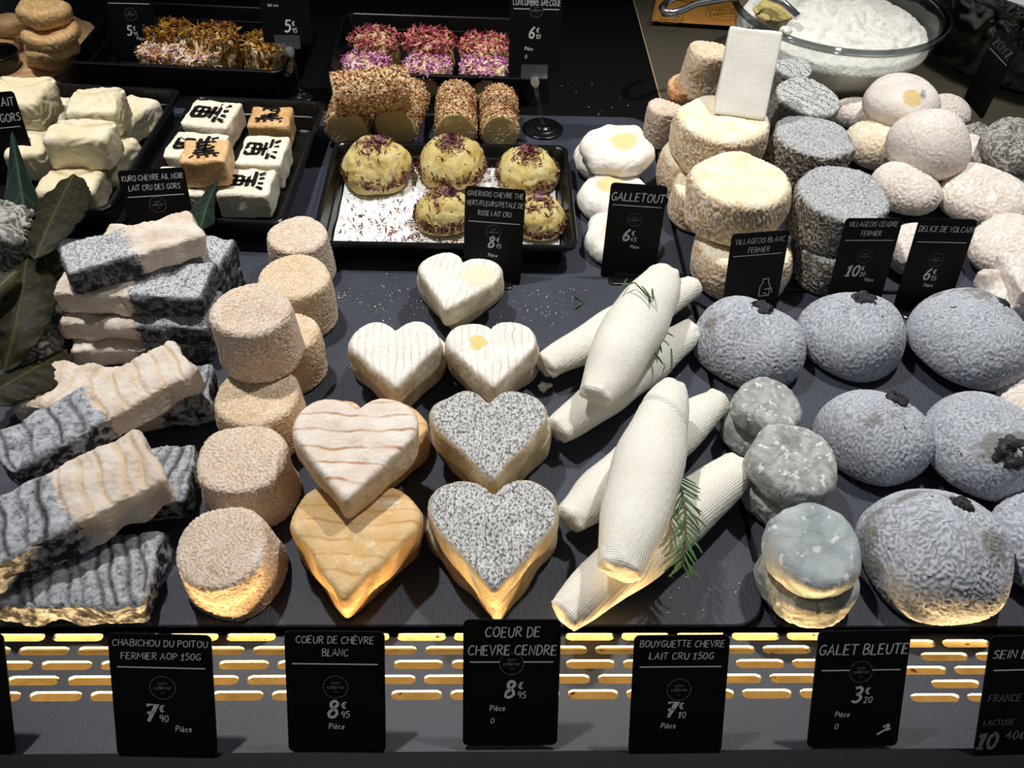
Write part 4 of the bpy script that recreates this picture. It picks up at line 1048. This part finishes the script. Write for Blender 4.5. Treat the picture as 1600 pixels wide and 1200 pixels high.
# T3: pillow cheeses
PW = 'moist white pillow cheeses'
def pillow(label, tl, tr, br, bl, zt, h, fold=True):
    a, b, c, d = at(*tl, zt), at(*tr, zt), at(*br, zt), at(*bl, zt); mid = (a+b+c+d)/4; ax = ((b-a)+(c-d))/2; L = ax.length*1.06; wd = ((a-d).length+(b-c).length)/2*1.06
    yaw = math.atan2(ax.y, ax.x); V, Q, T = rbox(L, wd, h, .0055, .0013); N = vnormals(V, Q, T); up = np.clip((N[:, 2]-.4)/.4, 0, 1)
    ex = 0.0025*np.cos(V[:, 0]/L*pi)*np.cos(V[:, 1]/wd*pi)*up
    if fold:
        dd = np.abs(V[:, 1]-(np.abs(V[:, 0])*wd/L*.9-.002)); ex = ex-.0042*np.exp(-(dd/.0024)**2)*up*(V[:, 1] > -.001)
    V, rel = relieved(V, Q, T, (.010, .0005), (.035, .0009), None, ex)
    return thing('pillow_cheese', label, 'cheese', PW, V, Q, T, PILLOW, mid-Vector((0, 0, h)), Matrix.Rotation(yaw, 3, 'Z'), {'relief': rel})
pillow('white pillow cheese in the upper left corner of its tray', (-12, 120), (72, 119), (64, 164), (-22, 160), .066, .032)
pillow('white pillow cheese in the middle of the back, folded top', (116, 139), (188, 134), (182, 174), (98, 173), .064, .030)
pillow('largest white pillow cheese, envelope fold on top, centre of its tray', (84, 186), (174, 188), (166, 219), (66, 216), .066, .034)
pillow('white pillow cheese under the back row, right side of its tray', (190, 144), (232, 156), (209, 200), (162, 190), .033, .029, False)
pillow('white pillow cheese low at right, below the folded one', (166, 208), (203, 213), (180, 257), (142, 250), .033, .029, False)
pillow('white pillow cheese at the front of its tray, behind the leaf', (74, 262), (160, 258), (146, 300), (56, 298), .033, .029)
pillow('white pillow cheese at left, behind the sign of its tray', (22, 200), (76, 192), (64, 240), (2, 242), .036, .032, False)
pillow('white pillow cheese wedged between the back ones', (84, 152), (112, 150), (96, 186), (60, 186), .034, .030, False)
pillow('white pillow cheese under the upper left corner one', (-20, 160), (58, 160), (48, 200), (-40, 200), .033, .029, False)

# T4 and T5: petal-covered drums
def petal(label, g, px, py, w, h, zb, mat, seed, cov=.5, n=330, sz=(.0042, .0014)):
    o = drum('petal_cheese', label, 'cheese', g, px, py, w, h, zb, CREAMY, 1.0, .3, (.006, .0004), (.02, .001), step=.0025)
    r = w*mpp(o.location)/2
    def fn(q):
        if q.random() < .62:
            a = q.uniform(0, 6.28); k = math.sqrt(q.random())*r*1.02; return (k*math.cos(a), k*math.sin(a), h+.0008), (0, 0, 1)
        a = q.uniform(0, 6.28); z = h-abs(q.gauss(0, cov*h*.5)); return (r*1.02*math.cos(a), r*1.02*math.sin(a), max(.002, z)), (math.cos(a), math.sin(a), .2)
    topping(o, 'petal_crust', mat, n, fn, sz, seed, curl=.55, lift=.0006); return o
Z4 = -.0024
G5 = 'rose-petal cheeses'; G4 = 'marigold-covered cheeses'
petal('petal cheese at the back left of the rose tray', G5, 586, 58, 72, .040, Z4, PET_PINK, 21, .22)
petal('petal cheese at the back middle of the rose tray, petals standing up', G5, 671, 60, 74, .041, Z4, PET_PINK, 22, .22, 330, (.0055, .0016))
petal('petal cheese at the back right of the rose tray', G5, 757, 68, 74, .038, Z4, PET_PINK, 23, .22)
petal('magenta petal cheese at the front left of the rose tray', G5, 572, 94, 70, .034, Z4, PET_ROSE, 24, .5, 420, (.0028, .0013))
petal('magenta petal cheese at the front middle of the rose tray', G5, 668, 97, 70, .034, Z4, PET_ROSE, 25, .5, 420, (.0028, .0013))
petal('magenta petal cheese at the front right of the rose tray', G5, 756, 100, 70, .034, Z4, PET_ROSE, 26, .5, 420, (.0028, .0013))
petal('marigold cheese at the back left, beside the sign', G4, 262, 45, 66, .040, Z4, PET_GOLD, 31, .9, 460)
petal('marigold cheese at the back middle of its tray', G4, 332, 54, 76, .042, Z4, PET_GOLD, 32, .9, 460)
petal('marigold cheese at the back right, beside the white clip stand', G4, 416, 64, 72, .040, Z4, PET_GOLD, 33, .9, 460)
petal('pale flower-mix cheese in the front of the marigold tray', G4, 306, 80, 72, .033, Z4, PET_MIX, 34, .6, 460, (.003, .0013))
petal('pale flower-mix cheese half hidden by the sign in the marigold tray', G4, 244, 78, 54, .033, Z4, PET_MIX, 35, .6, 400, (.003, .0013))

# seeded rolls
RG = 'seeded cheese rolls'
def roll(label, p0, p1, z0, z1, wpx, seed):
    a = at(*p0, z0); b = at(*p1, z1); mid = (a+b)/2; ax = b-a; L = ax.length; r = wpx*mpp(a)/2
    prof = resample([(0, L), (r*.93, L), (r, L-.002), (r, .002), (r*.95, 0), (0, 0)], .0016); V, Q, T = revolve(prof, 90); V[:, 2] -= L/2
    cap = (np.abs(V[:, 2]) > L/2-.0006)
    V, rel = relieved(V, Q, T, (.0035, .0003), (.03, .0003))
    rot = ax.normalized().to_track_quat('Z', 'Y').to_matrix()
    o = thing('seeded_roll', label, 'cheese', RG, V, Q, T, CREAMY, mid, rot)
    def fn(q):
        t = q.uniform(0, 2*pi); z = q.uniform(-L/2+.001, L/2-.001); q_ = r+.0006; return (q_*math.cos(t), q_*math.sin(t), z), (math.cos(t), math.sin(t), 0)
    topping(o, 'seed_crust', SEEDS, 3000, fn, (.0015, .0010), seed, curl=.25, lift=.0004); return o
roll('seeded roll lying across on top of the others', (520, 148), (640, 136), .068, .070, 64, 41)
roll('seeded roll at left, end facing out beneath the top one', (541, 203), (556, 150), .023, .023, 66, 42)
roll('seeded roll under the right end of the top one', (617, 200), (640, 148), .023, .023, 66, 43)
roll('seeded roll standing free in the middle, end facing out', (712, 206), (713, 152), .023, .023, 63, 44)
roll('seeded roll nearest the clear sign stand', (781, 208), (779, 156), .023, .023, 58, 45)

# ================================================================ price signs
sign('black sign reading CHABICHOU DU POITOU below the cream drums', (168, 989), (330, 993), -.0035, 57, 1.36, dict(lines=['CHABICHOU DU POITOU', 'FERMIER AOP 150G'], tsize=.07, price=('7', '90'), unit=True, unit_x=.60, unit_y=1.0, price_x=.40, price_y=.76, rule_y=.355, seed=1, psize=.19), False)
sign('black sign reading COEUR DE CHÈVRE BLANC below the amber heart', (444, 985), (601, 987), -.0035, 57, 1.38, dict(lines=['COEUR DE CHÈVRE', 'BLANC'], wide=.78, tsize=.078, price=('8', '95'), unit=True, unit_x=.42, unit_y=1.04, price_x=.50, price_y=.78, rule_y=.36, seed=2, psize=.19, logo_y=.52), False)
sign('black sign reading COEUR DE CHEVRE CENDRE below the ashed hearts', (724, 968), (877, 968), -.0035, 57, 1.46, dict(lines=['COEUR DE', 'CHEVRE CENDRE'], wide=.56, c1=.135, dl=.205, tsize=.11, price=('8', '95'), unit=True, unit_x=.28, unit_y=.98, zero=True, price_x=.52, price_y=.70, rule_y=.475, rule_gap=True, seed=3, psize=.19), False)
sign('black sign reading BOUYGUETTE CHEVRE below the quenelles', (991, 993), (1141, 992), -.0035, 57, 1.39, dict(lines=['BOUYGUETTE CHEVRE', 'LAIT CRU 150G'], wide=.88, tsize=.075, price=('7', '10'), unit=True, unit_x=.33, unit_y=1.02, price_x=.46, price_y=.77, rule_y=.355, seed=4, psize=.18, logo_y=.54), False)
def goat(w, H, z):
    ps = [[(0, 0), (.05, .03), (.09, .09)], [(.02, .06), (.08, .1)], [(.06, .02), (.1, .05)], [(-.04, -.03), (0, 0)]]
    return [('stamp_mark', join([shift(ribbon([(x*w, y*w) for x, y in s], .022*w), .30*w, H-1.22*w, z) for s in ps]), INK)]
sign('black sign reading GALET BLEUTE below the grey galets', (1279, 986), (1424, 984), -.0035, 57, 1.40, dict(lines=['GALET BLEUTE'], wide=.96, c1=.215, tsize=.12, price=('3', '20'), unit=True, unit_x=.27, unit_y=.96, zero=True, price_x=.52, price_y=.66, rule_y=.46, rule_gap=True, seed=5, psize=.19, extra=goat), False)
def nou_x(w, H, z):
    out = []
    for nm, tx, sz, x, y in (('origin_lettering', 'FRANCE', .075, -.44, .70), ('origin_lettering', 'LACTOSE', .06, -.45, .96)):
        g = text_geo(tx, sz*w, .13, .12, 4); out.append((nm, shift(g, x*w, H-y*w, z), INKD))
    a = text_geo('10', .17*w, .2, .16, 6); b = text_geo('40€', .09*w, .17, .14, 7)
    out.append(('price_lettering', join([shift(a, -.5*w, H-1.22*w, z), shift(b, -.2*w, H-1.12*w, z)]), INKD)); return out
sign('black sign cut by the right picture edge, reading FRANCE and LACTOSE', (1548, 994), (1706, 990), -.0035, 57, 1.30, dict(lines=['SEIN DE NOUNOU'], c1=.19, tsize=.085, rule_y=.36, logo=False, extra=nou_x, seed=8), False)
sign('black sign cut off at the lower left picture corner', (-152, 984), (5, 990), -.0035, 57, 1.38, dict(lines=[], tsize=.1, rule_y=.36, seed=9), False)

sign('black sign reading KURO CHEVRE AIL NOIR at the brick tray', (183, 267), (287, 261), 0, 70, 1.45, dict(lines=['KURO CHEVRE AIL NOIR', 'LAIT CRU DES GORS'], wide=.92, c1=.125, dl=.155, tsize=.085, rule_y=.42, seed=11, logo_y=.28))
sign('black sign reading GIVERNOIS CHEVRE THE at the flower tray', (727, 290), (822, 297), 0, 76, 1.72, dict(lines=['GIVERNOIS CHEVRE THE', 'VERT/FLEURS/PETALE DE', 'ROSE LAIT CRU'], c1=.11, dl=.165, wide=.92, tsize=.085, price=('8', '75'), unit=True, unit_x=.42, unit_y=1.16, price_x=.50, price_y=.86, rule_y=.60, seed=12, logo_y=.34, psize=.19))
sign('black sign reading GALLETOUT at the flat white discs', (955, 285), (1044, 291), 0, 77, 1.84, dict(lines=['GALLETOUT'], wide=.94, c1=.24, tsize=.15, price=('6', '45'), unit=True, unit_x=.48, unit_y=1.15, price_x=.42, price_y=.86, rule_y=.40, seed=13, logo_y=.52, psize=.22))
def churn(w, H, z):
    ps = [[(-.09, 0), (-.09, .18), (-.05, .25), (-.05, .32), (.05, .32), (.05, .25), (.09, .18), (.09, 0), (-.09, 0)], [(.0, .12), (.12, .14), (.14, .05)], [(-.02, .06), (.06, .02)]]
    return [('milk_churn_icon', join([shift(ribbon([(x*w, y*w) for x, y in s], .014*w), .22*w, H-1.18*w, z) for s in ps]), INK)]
sign('black sign reading VILLAGEOIS BLANC FERMIER at the ivory drums', (1144, 366), (1234, 359), 0, 76, 1.70, dict(lines=['VILLAGEOIS BLANC', 'FERMIER'], wide=.86, c1=.14, dl=.17, tsize=.09, rule_y=.40, logo=False, seed=14, extra=churn))
sign('black sign reading VILLAGEOIS CENDRE FERMIER at the ash-topped drums', (1322, 341), (1411, 341), 0, 76, 1.78, dict(lines=['VILLAGEOIS CENDRE', 'FERMIER'], wide=.86, c1=.10, dl=.17, tsize=.09, price=('10', '20'), unit=True, unit_x=.60, unit_y=1.12, price_x=.44, price_y=.88, rule_y=.40, seed=15, logo_y=.60, psize=.20))
sign('black sign reading DELICE DE VOLCAIN at the pale balls', (1437, 341), (1528, 343), 0, 76, 1.78, dict(lines=['DELICE DE VOLCAIN'], wide=.94, c1=.18, tsize=.10, price=('6', '55'), unit=True, unit_x=.42, unit_y=1.20, price_x=.46, price_y=.92, rule_y=.42, seed=16, logo_y=.66, psize=.21))
sign('black sign at the left picture edge ending in LAIT and GORS', (-74, 150), (21, 142), .0, 74, 1.70, dict(lines=['CHEVRE LAIT', 'CRU DES GORS'], wide=.9, c1=.17, dl=.28, tsize=.14, rule_y=.62, seed=17, logo=False))
sign('black sign at top left reading 5€95, in front of the marigold tray', (156, -38), (232, -36), .0, 72, 1.72, dict(lines=[], tsize=.11, rule_y=.52, seed=18, price=('5', '95'), unit=True, unit_x=.55, unit_y=1.18, price_x=.45, price_y=.96, logo_y=.42, psize=.19))

def standsign(label, tl, tr, zb, lean, ratio, kw, base_px, base_r):
    root, w, H, rot = sign(label, tl, tr, zb, lean, ratio, kw, False); inv = rot.transposed(); o = root.location
    def loc(p): return tuple(inv@(Vector(p)-o))
    B = at(*base_px, 0); r = base_r*mpp(B)
    prof = np.array([(0, .006), (r*.35, .006), (r*.38, .004), (r*.6, .0045), (r*.62, .003), (r*.95, .002), (r, 0), (0, 0)])
    V, Q, T = revolve(resample(prof, .002), 40); V = [loc(B+Vector(v)) for v in V.tolist()]; obj('base', V, Q.tolist()+T.tolist(), BLACK, root)
    top = o-rot.col[1]*.002; jo = B.lerp(top, .86)
    V, Fs = tube([B+Vector((0, 0, .004)), jo], .0024, 8); obj('stem', [loc(v) for v in V], Fs, CLEARP, root)
    V, Fs = tube([B+Vector((0, 0, .005)), B+Vector((0, 0, .009))], .0042, 10); obj('collar', [loc(v) for v in V], Fs, CLEARP, root)
    V, Fs = tube([jo-(top-jo)*.35, jo, top-(top-jo)*.15], [.0032, .0048, .0040], 10); obj('joint', [loc(v) for v in V], Fs, WHITEP, root)
    V, Fs = boxm(-w*.26, w*.26, -.005, .009, .0008, .0042); obj('clip', V, Fs, CLIPM, root, smooth=False)
    return root
CLIPM = m_clear('clip_acrylic', (.75, .75, .75), .08, .35)
def churn2(w, H, z):
    return [(n, shift(g, .05*w, .42*w, 0), m_) for n, g, m_ in churn(w, H, z)]
standsign('black sign reading Lait cru 5€95 on a clear stand with white joint', (396, -78), (476, -76), .070, 74, 1.72, dict(lines=[], tsize=.13, rule_y=.48, logo=False, seed=19, price=('5', '95'), price_x=.56, price_y=1.28, psize=.22, extra=lambda w, H, z: churn2(w, H, z)+[('milk_lettering', shift(text_geo('l ait cru'.replace(' a', 'a'), .06*w, .15, .1, 3), -.34*w, H-1.02*w, z), INK)]), (472, 150), 22)
standsign('black sign reading 6€10 on a clear stand beside the seeded rolls', (798, -34), (882, -32), .078, 76, 1.68, dict(lines=['CONCOMBRE GRECQUE'], wide=.9, c1=.40, tsize=.11, rule_y=.52, rule_gap=True, seed=20, price=('6', '10'), unit=True, zero=True, unit_x=.30, unit_y=1.20, price_x=.46, price_y=.84, psize=.2), (848, 202), 33)

# ================================================================ top left board and cheeses
c_ = at(18, 66, .016); rW = 132*mpp(c_)
prof = resample([(0, .016), (rW-.002, .016), (rW, .014), (rW*1.01, .006), (rW*1.04, 0), (0, 0)], .003)
V, Q, T = revolve(prof, 110); N_ = vnormals(V, Q, T); V, _ = relieved(V, Q, T, None, (.03, .0012)); Fq = Q.tolist()+T.tolist()
mi = [0 if abs(sum(N_[i][2] for i in f)/len(f)) > .8 else 1 for f in Fq]
wb = obj('wood_slice_board', V, Fq, [WOOD, BARK], None, (c_.x, c_.y, -.0002), None, True, None, mi); tag(wb, 'round wood slice board with bark edge at top left', 'board')
wb.location.z = -.0065 if c_.y > ySB else 0; dzb = wb.location.z
OG = 'amber washed discs'
def amb(label, px, py, w, h, zb, **k): return drum('amber_disc_cheese', label, 'cheese', OG, px, py, w, h, zb+dzb, WRAP, 1.0, .4, (.006, .0004), (.03, .0008), step=.0014, **k)
amb('lowest amber disc of the tall stack on the wood board', 81, 76, 80, .015, .0165)
amb('second amber disc from below in the tall stack', 79, 64, 80, .015, .0320)
amb('third amber disc of the tall stack, cut face up', 75, 40, 84, .018, .0475, tx=6)
amb('topmost amber disc of the tall stack', 66, 6, 78, .020, .066, ty=6)
amb('amber disc beside the tall stack, upper at the left edge', 8, 28, 50, .018, .034)
amb('amber disc at the left edge, lower one on the board', 2, 60, 40, .017, .0165)
c_ = at(-8, 80, .03); r_ = 32*mpp(c_)
V, Q, T = revolve(resample([(0, .004), (r_*.75, .004), (r_*.95, .028), (r_, .030), (r_*1.03, .028), (r_*.8, 0), (0, 0)], .002), 48)
tag(obj('plastic_bowl', V, Q.tolist()+T.tolist(), BLACK, None, (c_.x, c_.y, 0)), 'small glossy black bowl cut by the left picture edge', 'bowl')

# ================================================================ bowls, paper, spoon
ZD = -.0065
cb = at(1312, 6, .085); rB = 163*mpp(cb); hB = .085-ZD
pr = [(0, .004), (rB*.42, .004), (rB*.62, .014), (rB*.80, .036), (rB*.92, .062), (rB*.97, hB-.003), (rB*.985, hB), (rB*1.02, hB-.001), (rB*1.02, hB-.005), (rB*.985, hB-.010), (rB*.945, .060), (rB*.83, .033), (rB*.65, .010), (rB*.45, 0), (0, 0)]
V, Q, T = revolve(resample(pr, .003), 120)
gb = obj('glass_bowl', V, Q.tolist()+T.tolist(), GLASS, None, (cb.x, cb.y, ZD)); tag(gb, 'large clear glass bowl of herbed fresh cheese at the back', 'bowl')
ring = [(cb.x+rB*1.003*math.cos(2*pi*i/90), cb.y+rB*1.003*math.sin(2*pi*i/90), ZD+hB-.002) for i in range(91)]
V, Fs = tube([(p[0]-cb.x, p[1]-cb.y, p[2]-ZD) for p in ring], .0042, 10, False); obj('rim', V, Fs, RIMG, gb)
hc = hB-.020
pr = [(0, hc+.012), (rB*.3, hc+.014), (rB*.55, hc+.006), (rB*.75, hc), (rB*.88, hc-.004), (rB*.925, .057), (rB*.815, .0335), (rB*.63, .0115), (rB*.43, .0052), (0, .0052)]
V, Q, T = revolve(resample(pr, .0025), 140); V, rel = relieved(V, Q, T, (.014, .0032), None, np.clip((V[:, 2]-hc+.006)/.006, .02, 1), .004*waves(V, .05, 77, 12)*np.clip((V[:, 2]-hc+.004)/.008, 0, 1))
tag(obj('fresh_cheese_mound', V, Q.tolist()+T.tolist(), HERB, None, (cb.x, cb.y, ZD), None, True, {'relief': rel}), 'white herbed fresh cheese filling the glass bowl', 'cheese')
yc = at(1208, 14, .082); V, Q, T = revolve(resample([(0, .010), (.014, .008), (.024, 0), (0, -.004)], .0015), 50); V, rel = relieved(V, Q, T, (.003, .0008), (.02, .001))
tag(obj('yellow_cheese_mound', V, Q.tolist()+T.tolist(), YELLOWC, None, (yc.x, yc.y, .078), None, True, {'relief': rel}), 'small yellow crumbly heap inside the glass bowl', 'cheese')
ladle = [at(1246, 26, .090), at(1224, 4, .098), at(1190, -8, .101), at(1130, -1, .104), at(1088, 6, .102), at(1066, 16, .100), at(1050, 21, .099), at(1038, 19, .099), at(1035, 11, .099), at(1044, 2, .099), at(1064, -8, .100)]
V, Fs = tube(ladle, [.0045, .0040, .0034, .0034, .0036, .004, .0044, .0046, .0044, .004, .003], 10)
tag(obj('serving_spoon', V, Fs, STEEL), 'steel serving spoon with looped handle resting in the glass bowl', 'spoon')
# kraft paper
pc = [at(1017, 36, ZD+.004), at(1178, 46, ZD+.004), at(1215, -60, ZD+.004), at(1040, -70, ZD+.004)]
n = 24; V = []
for j in range(n+1):
    for i in range(n+1):
        u, v = i/n, j/n; p = pc[0].lerp(pc[1], u).lerp(pc[3].lerp(pc[2], u), v); V.append((p.x-pc[0].x, p.y-pc[0].y, .0025*math.sin(u*9+v*4)*math.sin(v*7)+.003*(1-v)))
Fs = [(j*(n+1)+i, j*(n+1)+i+1, (j+1)*(n+1)+i+1, (j+1)*(n+1)+i) for j in range(n) for i in range(n)]
kp = obj('kraft_paper', V, Fs, KRAFT, None, (pc[0].x, pc[0].y, ZD+.004)); md = kp.modifiers.new('thickness', 'SOLIDIFY'); md.thickness = .0005
tag(kp, 'printed brown kraft paper sheet left of the glass bowl', 'paper')
ps = []
for px, py in ((1128, 30), (1070, 8), (1040, 40)):
    q = at(px, py, ZD)-pc[0]; ps.append(shift(ribbon([(math.cos(2*pi*i/36)*.022, math.sin(2*pi*i/36)*.022) for i in range(37)], .0012), q.x, q.y, .0085)); g = text_geo('cellerier', .009, .14, .1, 3); ps.append(shift(g, q.x-g[2]/2, q.y-.003, .0085))
V, Fs = join(ps); obj('printed_logo', V, Fs, plain('brown_print', '#5c3a14', .8), kp, smooth=False)
# dark bowl wrapped in film
cq = at(1668, -52, .105); rq = 205*mpp(cq); hq = .105-ZD
pr = [(0, .02), (rq*.75, .02), (rq*.9, hq-.03), (rq*.965, hq-.002), (rq*.985, hq), (rq, hq-.002), (rq*.94, hq*.5), (rq*.82, .008), (rq*.78, 0), (0, 0)]
V, Q, T = revolve(resample(pr, .004), 110)
GRN = plain('dark_green_enamel', '#0a1512', .22, .6)
db = obj('dark_bowl', V, Q.tolist()+T.tolist(), GRN, None, (cq.x, cq.y, ZD)); tag(db, 'very dark green bowl wrapped in cling film at top right', 'bowl')
V, Q, T = revolve(resample([(0, hq-.012), (rq*.6, hq-.012), (rq*.93, hq-.010), (rq*.88, .06), (0, .06)], .004), 100); V, rel = relieved(V, Q, T, None, (.09, .0015))
tag(obj('fresh_cheese_mound', V, Q.tolist()+T.tolist(), rind('greyish_white_fresh_cheese', [(.3, '#d5d4cf'), (.7, '#e2e1dd')], 20, None, None, .0004, 120, .4), None, (cq.x, cq.y, ZD)), 'smooth white cheese filling the dark bowl at top right', 'cheese')
# film clinging round the bowl, crinkled
nu, nv = 150, 46; V = []
rg = np.random.default_rng(4)
for j in range(nv+1):
    for i in range(nu+1):
        a = R_(150+150*i/nu); v = j/nv; z = hq*(1.005-v*.86); rad = rq*(1.0 if z > hq*.9 else .955+.05*(z/hq-.5))+.004
        V.append((rad*math.cos(a), rad*math.sin(a), z))
V = np.array(V); wv = waves(V, .03, 901, 14)+.6*waves(V*np.array([1, 1, .25]), .010, 902, 14); nrm = V*np.array([1, 1, 0]); nrm /= np.linalg.norm(nrm, axis=1, keepdims=True); V = V+nrm*((.0014)*np.abs(wv))[:, None]
Fs = [(j*(nu+1)+i, j*(nu+1)+i+1, (j+1)*(nu+1)+i+1, (j+1)*(nu+1)+i) for j in range(nv) for i in range(nu)]
obj('cling_film', V, Fs, FILM, db)
# small sign stuck under the film
sg = frame_from(None, Vector((.04, -1, 0)), R_(88)); p_ = at(1520, 170, .012)
root = empty('price_sign', p_, sg); tag(root, 'small black sign turned edgewise against the film-wrapped bowl', 'price sign')
card(root, .05, .085, ['ZOYZ'], .2, rule_y=.42, c1=.22, wide=.8, logo=False, seed=23, faint=True)

# ================================================================ left edge: ashed cheeses and leaves
EG = 'ashed cheeses among the leaves'
drum('ashed_drum_cheese', 'ashed wrinkled drum among the leaves at the left edge, uppermost', 'cheese', EG, 2, 338, 92, .046, .034, GREYD, 1.05, .3, (.006, .0014), (.02, .0015), ty=14, tx=4, step=.0011)
drum('ashed_drum_cheese', 'ashed drum below the leaves at left, half wrapped in a light leaf', 'cheese', EG, 48, 432, 84, .033, 0, GREYD, 1.05, .3, (.006, .0012), (.02, .0012), step=.0012)
drum('ashed_drum_cheese', 'ashed drum showing between the leaves, lowest at the left edge', 'cheese', EG, 36, 516, 88, .034, 0, GREYD, 1.05, .3, (.006, .0012), (.02, .0012), step=.0012)
leaf('large dried brown leaf curling over the ashed cheeses at left', 'leaf', [at(116, 270, .062), at(96, 310, .070), at(76, 352, .074), at(52, 410, .066)], .022, LEAF, curl=-.25)
leaf('light olive leaf wrapped on the lower ashed drum at left', 'leaf', [at(56, 378, .050), at(72, 408, .046), at(84, 450, .024)], .012, LEAFL, curl=-.5)
leaf('dark ribbed leaf hanging down the left edge', 'leaf', [at(42, 400, .052), at(34, 460, .058), at(22, 520, .050), at(4, 588, .030)], .024, LEAF, curl=-.3)
leaf('brown leaf lying at the left edge below the ribbed one', 'leaf', [at(106, 545, .016), at(60, 572, .030), at(10, 600, .036), at(-50, 640, .034)], .021, LEAF, curl=-.35, nv=8)
leaf('yellowish leaf edge poking out at the far left', 'leaf', [at(-30, 470, .066), at(-4, 450, .070), at(26, 422, .066)], .008, LEAFL, curl=.2)
leaf('green pointed leaf standing in the white pillow tray', 'leaf', [at(18, 203, .085), at(26, 250, .066), at(34, 300, .050), at(44, 366, .036)], .017, LEAFG, curl=.1, fold=.45, nv=2, tri=True, wavy=.0002)
leaf('small green pointed leaf in front of the raised orange brick', 'leaf', [at(344, 276, .060), at(332, 300, .050), at(322, 326, .042), at(312, 362, .038)], .013, LEAFG, curl=.1, fold=.5, nv=2, tri=True, wavy=.0002)

# ================================================================ rosemary
sp = [at(1058, 742, .058), at(1066, 770, .060), at(1071, 805, .058), at(1071, 845, .055), at(1066, 884, .050)]
root = empty('rosemary_sprig', sp[0]); tag(root, 'green rosemary sprig on the front white quenelle', 'herb')
V, Fs = tube([p-sp[0] for p in sp], [.0009, .0010, .0010, .0009, .0006], 6); obj('stem', V, Fs, STEM, root)
rn = random.Random(6); parts = []
def needle(p, d, L, w):
    d = Vector(d).normalized(); s = d.cross(Vector((0, 0, 1))).normalized(); n_ = s.cross(d); V = []
    for i in range(6):
        t = i/5; ww = w*math.sin(pi*(.12+.80*t))**.6; c = p+d*L*t-n_*(.12*L*t*t)*rn.uniform(.2, 1)
        V += [tuple(c-s*ww), tuple(c+n_*ww*.7), tuple(c+s*ww), tuple(c-n_*ww*.4)]
    Fs = [(i*4+k, i*4+(k+1) % 4, i*4+4+(k+1) % 4, i*4+4+k) for i in range(5) for k in range(4)]+[(3, 2, 1, 0), (20, 21, 22, 23)]
    return V, Fs
for k in range(44):
    t = k/43*3.98; i = int(t); p = sp[i].lerp(sp[i+1], t-i)-sp[0]; ax = (sp[i+1]-sp[i]).normalized(); sd = ax.cross(Vector((0, 0, 1))).normalized()*(1 if k % 2 else -1)
    parts.append(needle(p, ax*.9+sd*rn.uniform(.3, .95)+Vector((0, 0, rn.uniform(-.05, .4))), rn.uniform(.011, .019), rn.uniform(.0007, .0010)))
V, Fs = join(parts); obj('needles', V, Fs, ROSEM, root, attrs={'vein': [0]*len(V)})
NDL = [((991, 441), (1020, 468), .079, .080), ((1003, 447), (1019, 466), .081, .080), ((1019, 451), (1021, 469), .079, .080), ((970, 452), (980, 433), .074, .074), ((974, 446), (994, 440), .077, .078),
       ((1034, 515), (1053, 525), .040, .041), ((1030, 536), (1034, 550), .041, .041), ((1023, 552), (1037, 568), .041, .041), ((1049, 545), (1050, 580), .041, .039), ((895, 461), (913, 471), .0015, .0012), ((898, 482), (913, 471), .0015, .0012)]
NL = ['at the top end of the rear upper quenelle, longest', 'second at the top end of the rear upper quenelle', 'upright at the right of the rear upper quenelle', 'on the left shoulder of the rear upper quenelle', 'lying across the left shoulder of the rear upper quenelle',
      'on the second quenelle, nearest its tip', 'short, on the second quenelle below the tip', 'in the gap beside the rear upper quenelle', 'long, upright on the lower part of the second quenelle', 'on bare slate left of the quenelles, upper of two', 'on bare slate left of the quenelles, lower of two']
for (a, b, z0, z1), l in zip(NDL, NL):
    p, q = at(*a, z0), at(*b, z1); V, Fs = needle(Vector((0, 0, 0)), q-p, (q-p).length, .0009)
    tag(obj('rosemary_needle', V, Fs, ROSEM, None, p, attrs={'vein': [0]*len(V)}), 'loose green rosemary needle '+l, 'herb', 'loose rosemary needles')

# ================================================================ crumbs
rr_ = random.Random(12); P = []
for cx, cy, s, n in ((620, 470, 40, 70), (845, 475, 40, 70), (525, 465, 14, 30), (800, 480, 300, 120), (1080, 930, 60, 20), (930, 170, 60, 40), (395, 360, 60, 16)):
    for _ in range(n):
        q = at(rr_.gauss(cx, s), rr_.gauss(cy, s*.4), 0); P.append((q.x, q.y, .0003 if q.y < ySB else -.0062))
f_ = flakes('cheese_crumbs', P, [(0, 0, 1)]*len(P), (.0005, .0004), CRUMB, None, 9, curl=.3); tag(f_, 'tiny white cheese crumbs scattered over the slate', 'crumbs', None, 'stuff')
V, Q, T = rbox(.011, .006, .005, .002, .0012); V, rel = relieved(V, Q, T, (.003, .0006), (.008, .0006)); q = at(852, 604, .002)
thing('cheese_morsel', 'little white cheese morsel on the slate beside a white heart', 'cheese', None, V, Q, T, WHITE, Vector((q.x, q.y, 0)), Rot(20), {'relief': rel})
